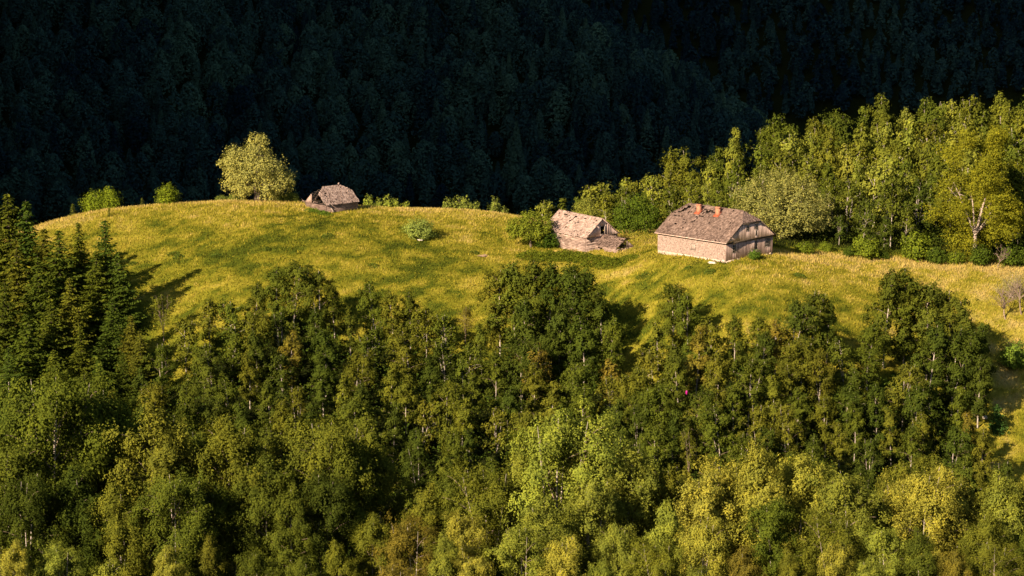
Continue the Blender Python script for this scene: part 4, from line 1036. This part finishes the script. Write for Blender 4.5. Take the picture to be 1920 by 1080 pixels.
M['earth'] = plain('bare earth', [(.3, (.26, .16, .10)), (.7, (.42, .28, .19))], 3)
rock('bare_patch', 906, 480, 1.0, 'patch of bare pinkish earth in the meadow centre', m='earth', flat=.10)['category'] = 'earth'
xx, yy, zz = solve(1286, 735, 6)
bm = bmesh.new(); bmesh.ops.create_uvsphere(bm, u_segments=12, v_segments=8, radius=.15)
for q in bm.verts: q.co.z *= 2.6 if q.co.z < 0 else 1.3
me = bpy.data.meshes.new('balloon'); bm.to_mesh(me); bm.free(); me.materials.append(M['pink'])
o = link('balloon', me); o.location = (xx, yy - 1.2, zz + 6.2); tag(o, 'tiny magenta balloon caught in the birches below the farmhouse', 'balloon')

# ------------------------------------------------------------------ grass, nettles, far woodland
n = 300000
Yg = 284 + 92 * np.random.default_rng(1).random(n) ** .8
rg = np.random.default_rng(2); ug = rg.uniform(-60, 1990, n); xg = (ug - 960) / 3948 * Yg
keep = np.ones(n, bool)
for bo, x0, x1, y0, y1 in ((house, -.1, 11.5, -.1, 14), (shed, -.1, 6.8, -.1, 9.3), (shed, 1.9, 6.3, -5.1, 0), (barn, -.1, 6.8, -.1, 5.7)):
    c_, s_ = math.cos(bo.rotation_euler.z), math.sin(bo.rotation_euler.z); dx = xg - bo.location.x; dy = Yg - bo.location.y
    lx = dx * c_ + dy * s_; ly = -dx * s_ + dy * c_; keep &= ~((lx > x0) & (lx < x1) & (ly > y0) & (ly < y1))
xg, Yg = xg[keep], Yg[keep]; n = len(xg); zg = gfast(xg, Yg); dg = dry_and_shade(xg, Yg)
hgt = rg.uniform(.16, .46, n) * (.7 + .5 * dg); a = rg.uniform(0, 6.28, n); wd = rg.uniform(.04, .085, n); lean = rg.normal(size=(n, 2)) * .16
P0 = np.stack([xg - wd * np.cos(a), Yg - wd * np.sin(a), zg - .03], 1); P1 = np.stack([xg + wd * np.cos(a), Yg + wd * np.sin(a), zg - .03], 1)
P2 = np.stack([xg + lean[:, 0], Yg + lean[:, 1], zg + hgt], 1)
V = np.stack([P0, P1, P2], 1).reshape(-1, 3)
tag(link('meadow_grass', fast_mesh('meadow_grass', V, np.arange(3 * n).reshape(n, 3), M['grass'], {'dry': ('FACE', np.clip(dg + rg.normal(size=n) * .12, 0, 1)), 'tint': ('FACE', np.clip(rg.normal(.5, .2, n), 0, 1))})),
    'long dry golden and green grass covering the meadow', 'grass', None, 'stuff')
def cover(name, pts_, n, lab, col, leaf=.12, h=.8):
    r = np.random.default_rng(len(lab)); cen = []
    for (u, v, Y, rad, hh_) in pts_:
        x, y, _ = pt(u, v, Y); k = int(n * rad * rad / sum(q[3] ** 2 for q in pts_))
        rr2 = rad * np.sqrt(r.random(k)); aa = r.uniform(0, 6.28, k); X = x + rr2 * np.cos(aa) * 1.3; Yy = y + rr2 * np.sin(aa)
        hh2 = hh_ * (1 - (rr2 / rad) ** 2 * .8) * (.55 + .9 * vnoise(X * 1.3, Yy * 1.3))
        cen.append(np.stack([X, Yy, gfast(X, Yy) + hh2 * r.random(k) ** .5], 1))
    cen = np.concatenate(cen); nr = r.normal(size=cen.shape) + np.array([0, -.2, .8])
    V, F = leaves(cen, nr, leaf, .5, r)
    o = link(name, fast_mesh(name, V, F, M['leaf'], {'tint': ('FACE', np.clip(r.normal(.5, .22, len(F)), 0, 1))})); o.color = (*col, 1)
    return tag(o, lab, 'plants', None, 'stuff')
cover('nettles', [(1000, 470, 340, 2.2, .9), (1030, 472, 339, 2.3, 1.1), (1062, 473, 338.5, 2.2, 1.3), (1090, 477, 337, 1.8, 1.0), (1118, 482, 334, 2.0, 1.1), (1146, 485, 332, 2.0, .9), (1178, 483, 333, 1.4, .6)], 15000, 'thick green nettles in front of the pale shed', (.085, .105, .010))
cover('weeds', [(595, 398, 356, 1.3, .8), (610, 401, 355, 1.0, .7), (582, 396, 357, .8, .6)], 1800, 'dark green weeds at the barn corner', (.08, .13, .015), .09)
cover('tall_weeds', [(1215, 456, 346, 3, 1.0), (1200, 470, 339, 2, .6), (1225, 482, 331, 1.5, .5), (1262, 487, 327, .9, .5), (1300, 492, 324, .9, .5), (1190, 448, 350, 3, 1.2)], 5000, 'tangled olive weeds between shed and farmhouse', (.20, .18, .025), .1)
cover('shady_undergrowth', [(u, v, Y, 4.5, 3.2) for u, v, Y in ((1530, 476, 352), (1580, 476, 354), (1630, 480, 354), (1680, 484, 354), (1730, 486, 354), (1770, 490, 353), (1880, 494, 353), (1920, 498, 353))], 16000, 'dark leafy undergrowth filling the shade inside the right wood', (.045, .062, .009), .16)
cover('undergrowth', [(u, v, Y, 2.6, .7) for u, v, Y in ((1560, 484, 341), (1600, 486, 341), (1680, 492, 342), (1740, 497, 342), (1860, 508, 341), (1800, 502, 341), (1900, 512, 342), (1640, 490, 342))], 3500, 'green undergrowth along the foot of the forest edge', (.07, .09, .010), .11)
tufts = []
for (u, v) in ((325, 478), (335, 484), (405, 482), (250, 496), (615, 446), (890, 476), (1290, 505), (1330, 512), (1205, 520), (700, 500), (500, 470), (1500, 520), (1100, 520)):
    x, y, z = solve(u, v, 0, 368); tufts.append((u, v, y, rnd.uniform(.5, 1.0), .6))
cover('dark_tufts', tufts, 3500, 'scattered dark green weed tufts in the meadow grass', (.07, .10, .015), .1)

nu = 90000; ru = np.random.default_rng(8)
Yu = ru.uniform(252, 322, nu); uu_ = ru.uniform(-60, 1990, nu); xu = (uu_ - 960) / 3948 * Yu; zu = gfast(xu, Yu)
hu = (.3 + 3.6 * fbm(xu / 3, Yu / 3, 2)) * ru.random(nu) ** .6
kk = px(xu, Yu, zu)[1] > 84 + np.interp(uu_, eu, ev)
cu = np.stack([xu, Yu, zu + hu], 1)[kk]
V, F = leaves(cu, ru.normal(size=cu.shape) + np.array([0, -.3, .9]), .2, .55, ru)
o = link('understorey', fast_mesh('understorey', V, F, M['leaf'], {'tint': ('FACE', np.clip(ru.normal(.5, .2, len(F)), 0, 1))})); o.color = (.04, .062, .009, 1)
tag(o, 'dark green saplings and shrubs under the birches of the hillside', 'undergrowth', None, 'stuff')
def far_wood():
    r = np.random.default_rng(21); Vs, Fs, Ts = [], [], []; off = 0
    def tree_cloud(x, y, z, H, rad, kind, k, sz):
        nonlocal off
        t = r.random(k) ** .8
        if kind == 0: pr = (np.sin(np.pi * np.clip(t, 0, 1) ** .75) ** .55)        # broad crown
        else: pr = (1 - t) ** .8                                                    # pointed crown
        az = r.uniform(0, 6.28, k); lump = 1 + .3 * np.sin(3 * az + x) * np.sin(7 * t + y)
        rr = rad * pr * lump * (r.uniform(.4, 1, k) ** .35)
        c = np.stack([x + rr * np.cos(az), y + rr * np.sin(az), z + H * (.18 + .82 * t)], 1)
        nr = np.stack([np.cos(az), np.sin(az), np.full(k, .7)], 1) + r.normal(size=(k, 3)) * .6
        V, F = leaves(c, nr, sz, .65, r); Vs.append(V); Fs.append(F + off); off += len(V)
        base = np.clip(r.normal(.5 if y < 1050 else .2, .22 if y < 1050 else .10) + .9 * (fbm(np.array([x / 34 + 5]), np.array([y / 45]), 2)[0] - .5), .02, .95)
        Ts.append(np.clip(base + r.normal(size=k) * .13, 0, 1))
    for (ya, yb, st, k, sz) in ((795, 1010, 7.6, 620, .6), (1110, 1420, 8.5, 260, .9)):
        y = ya
        while y < yb:
            xm = .29 * y; x = -xm + r.uniform(0, st)
            while x < xm:
                X = x + r.uniform(-.6, .6) * st; Y = y + r.uniform(-.6, .6) * st
                z = gfast(X, Y)[0]
                if ya < 1000 or True:
                    u, v = px(X, Y, z + 14)
                    hid = np.interp(u, [0, 900, 1000, 1400, 1920], [470, 470, 450, 320, 300])
                    if v < hid and v > -160 and z > -127.9:
                        H = r.uniform(12, 23) if Y < 1050 else r.uniform(12, 17); kind = 0 if r.random() < (.62 if Y < 1050 else .35) else 1
                        tree_cloud(X, Y, z - .5, H, H * (r.uniform(.22, .32) if kind == 0 else r.uniform(.16, .22)), kind, k, sz)
                x += st
            y += st
    V = np.concatenate(Vs); F = np.concatenate(Fs); T = np.concatenate(Ts)
    print('far wood faces', len(F))
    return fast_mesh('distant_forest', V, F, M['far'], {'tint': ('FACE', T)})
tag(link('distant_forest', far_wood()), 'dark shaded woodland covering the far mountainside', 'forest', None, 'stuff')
print('birches', sum(1 for p_ in pend if 'birch' in p_[1]), 'objects', len(bpy.data.objects))
for z_ in ('edge', 'mid', 'near', 'back', 'spr'): print(z_, sum(1 for p_ in pend if p_[5] == z_))
for o in C.objects:
    if o.parent is None and 'label' in o and not 4 <= len(o['label'].split()) <= 16: print('LABEL LENGTH', o.name, o['label'])
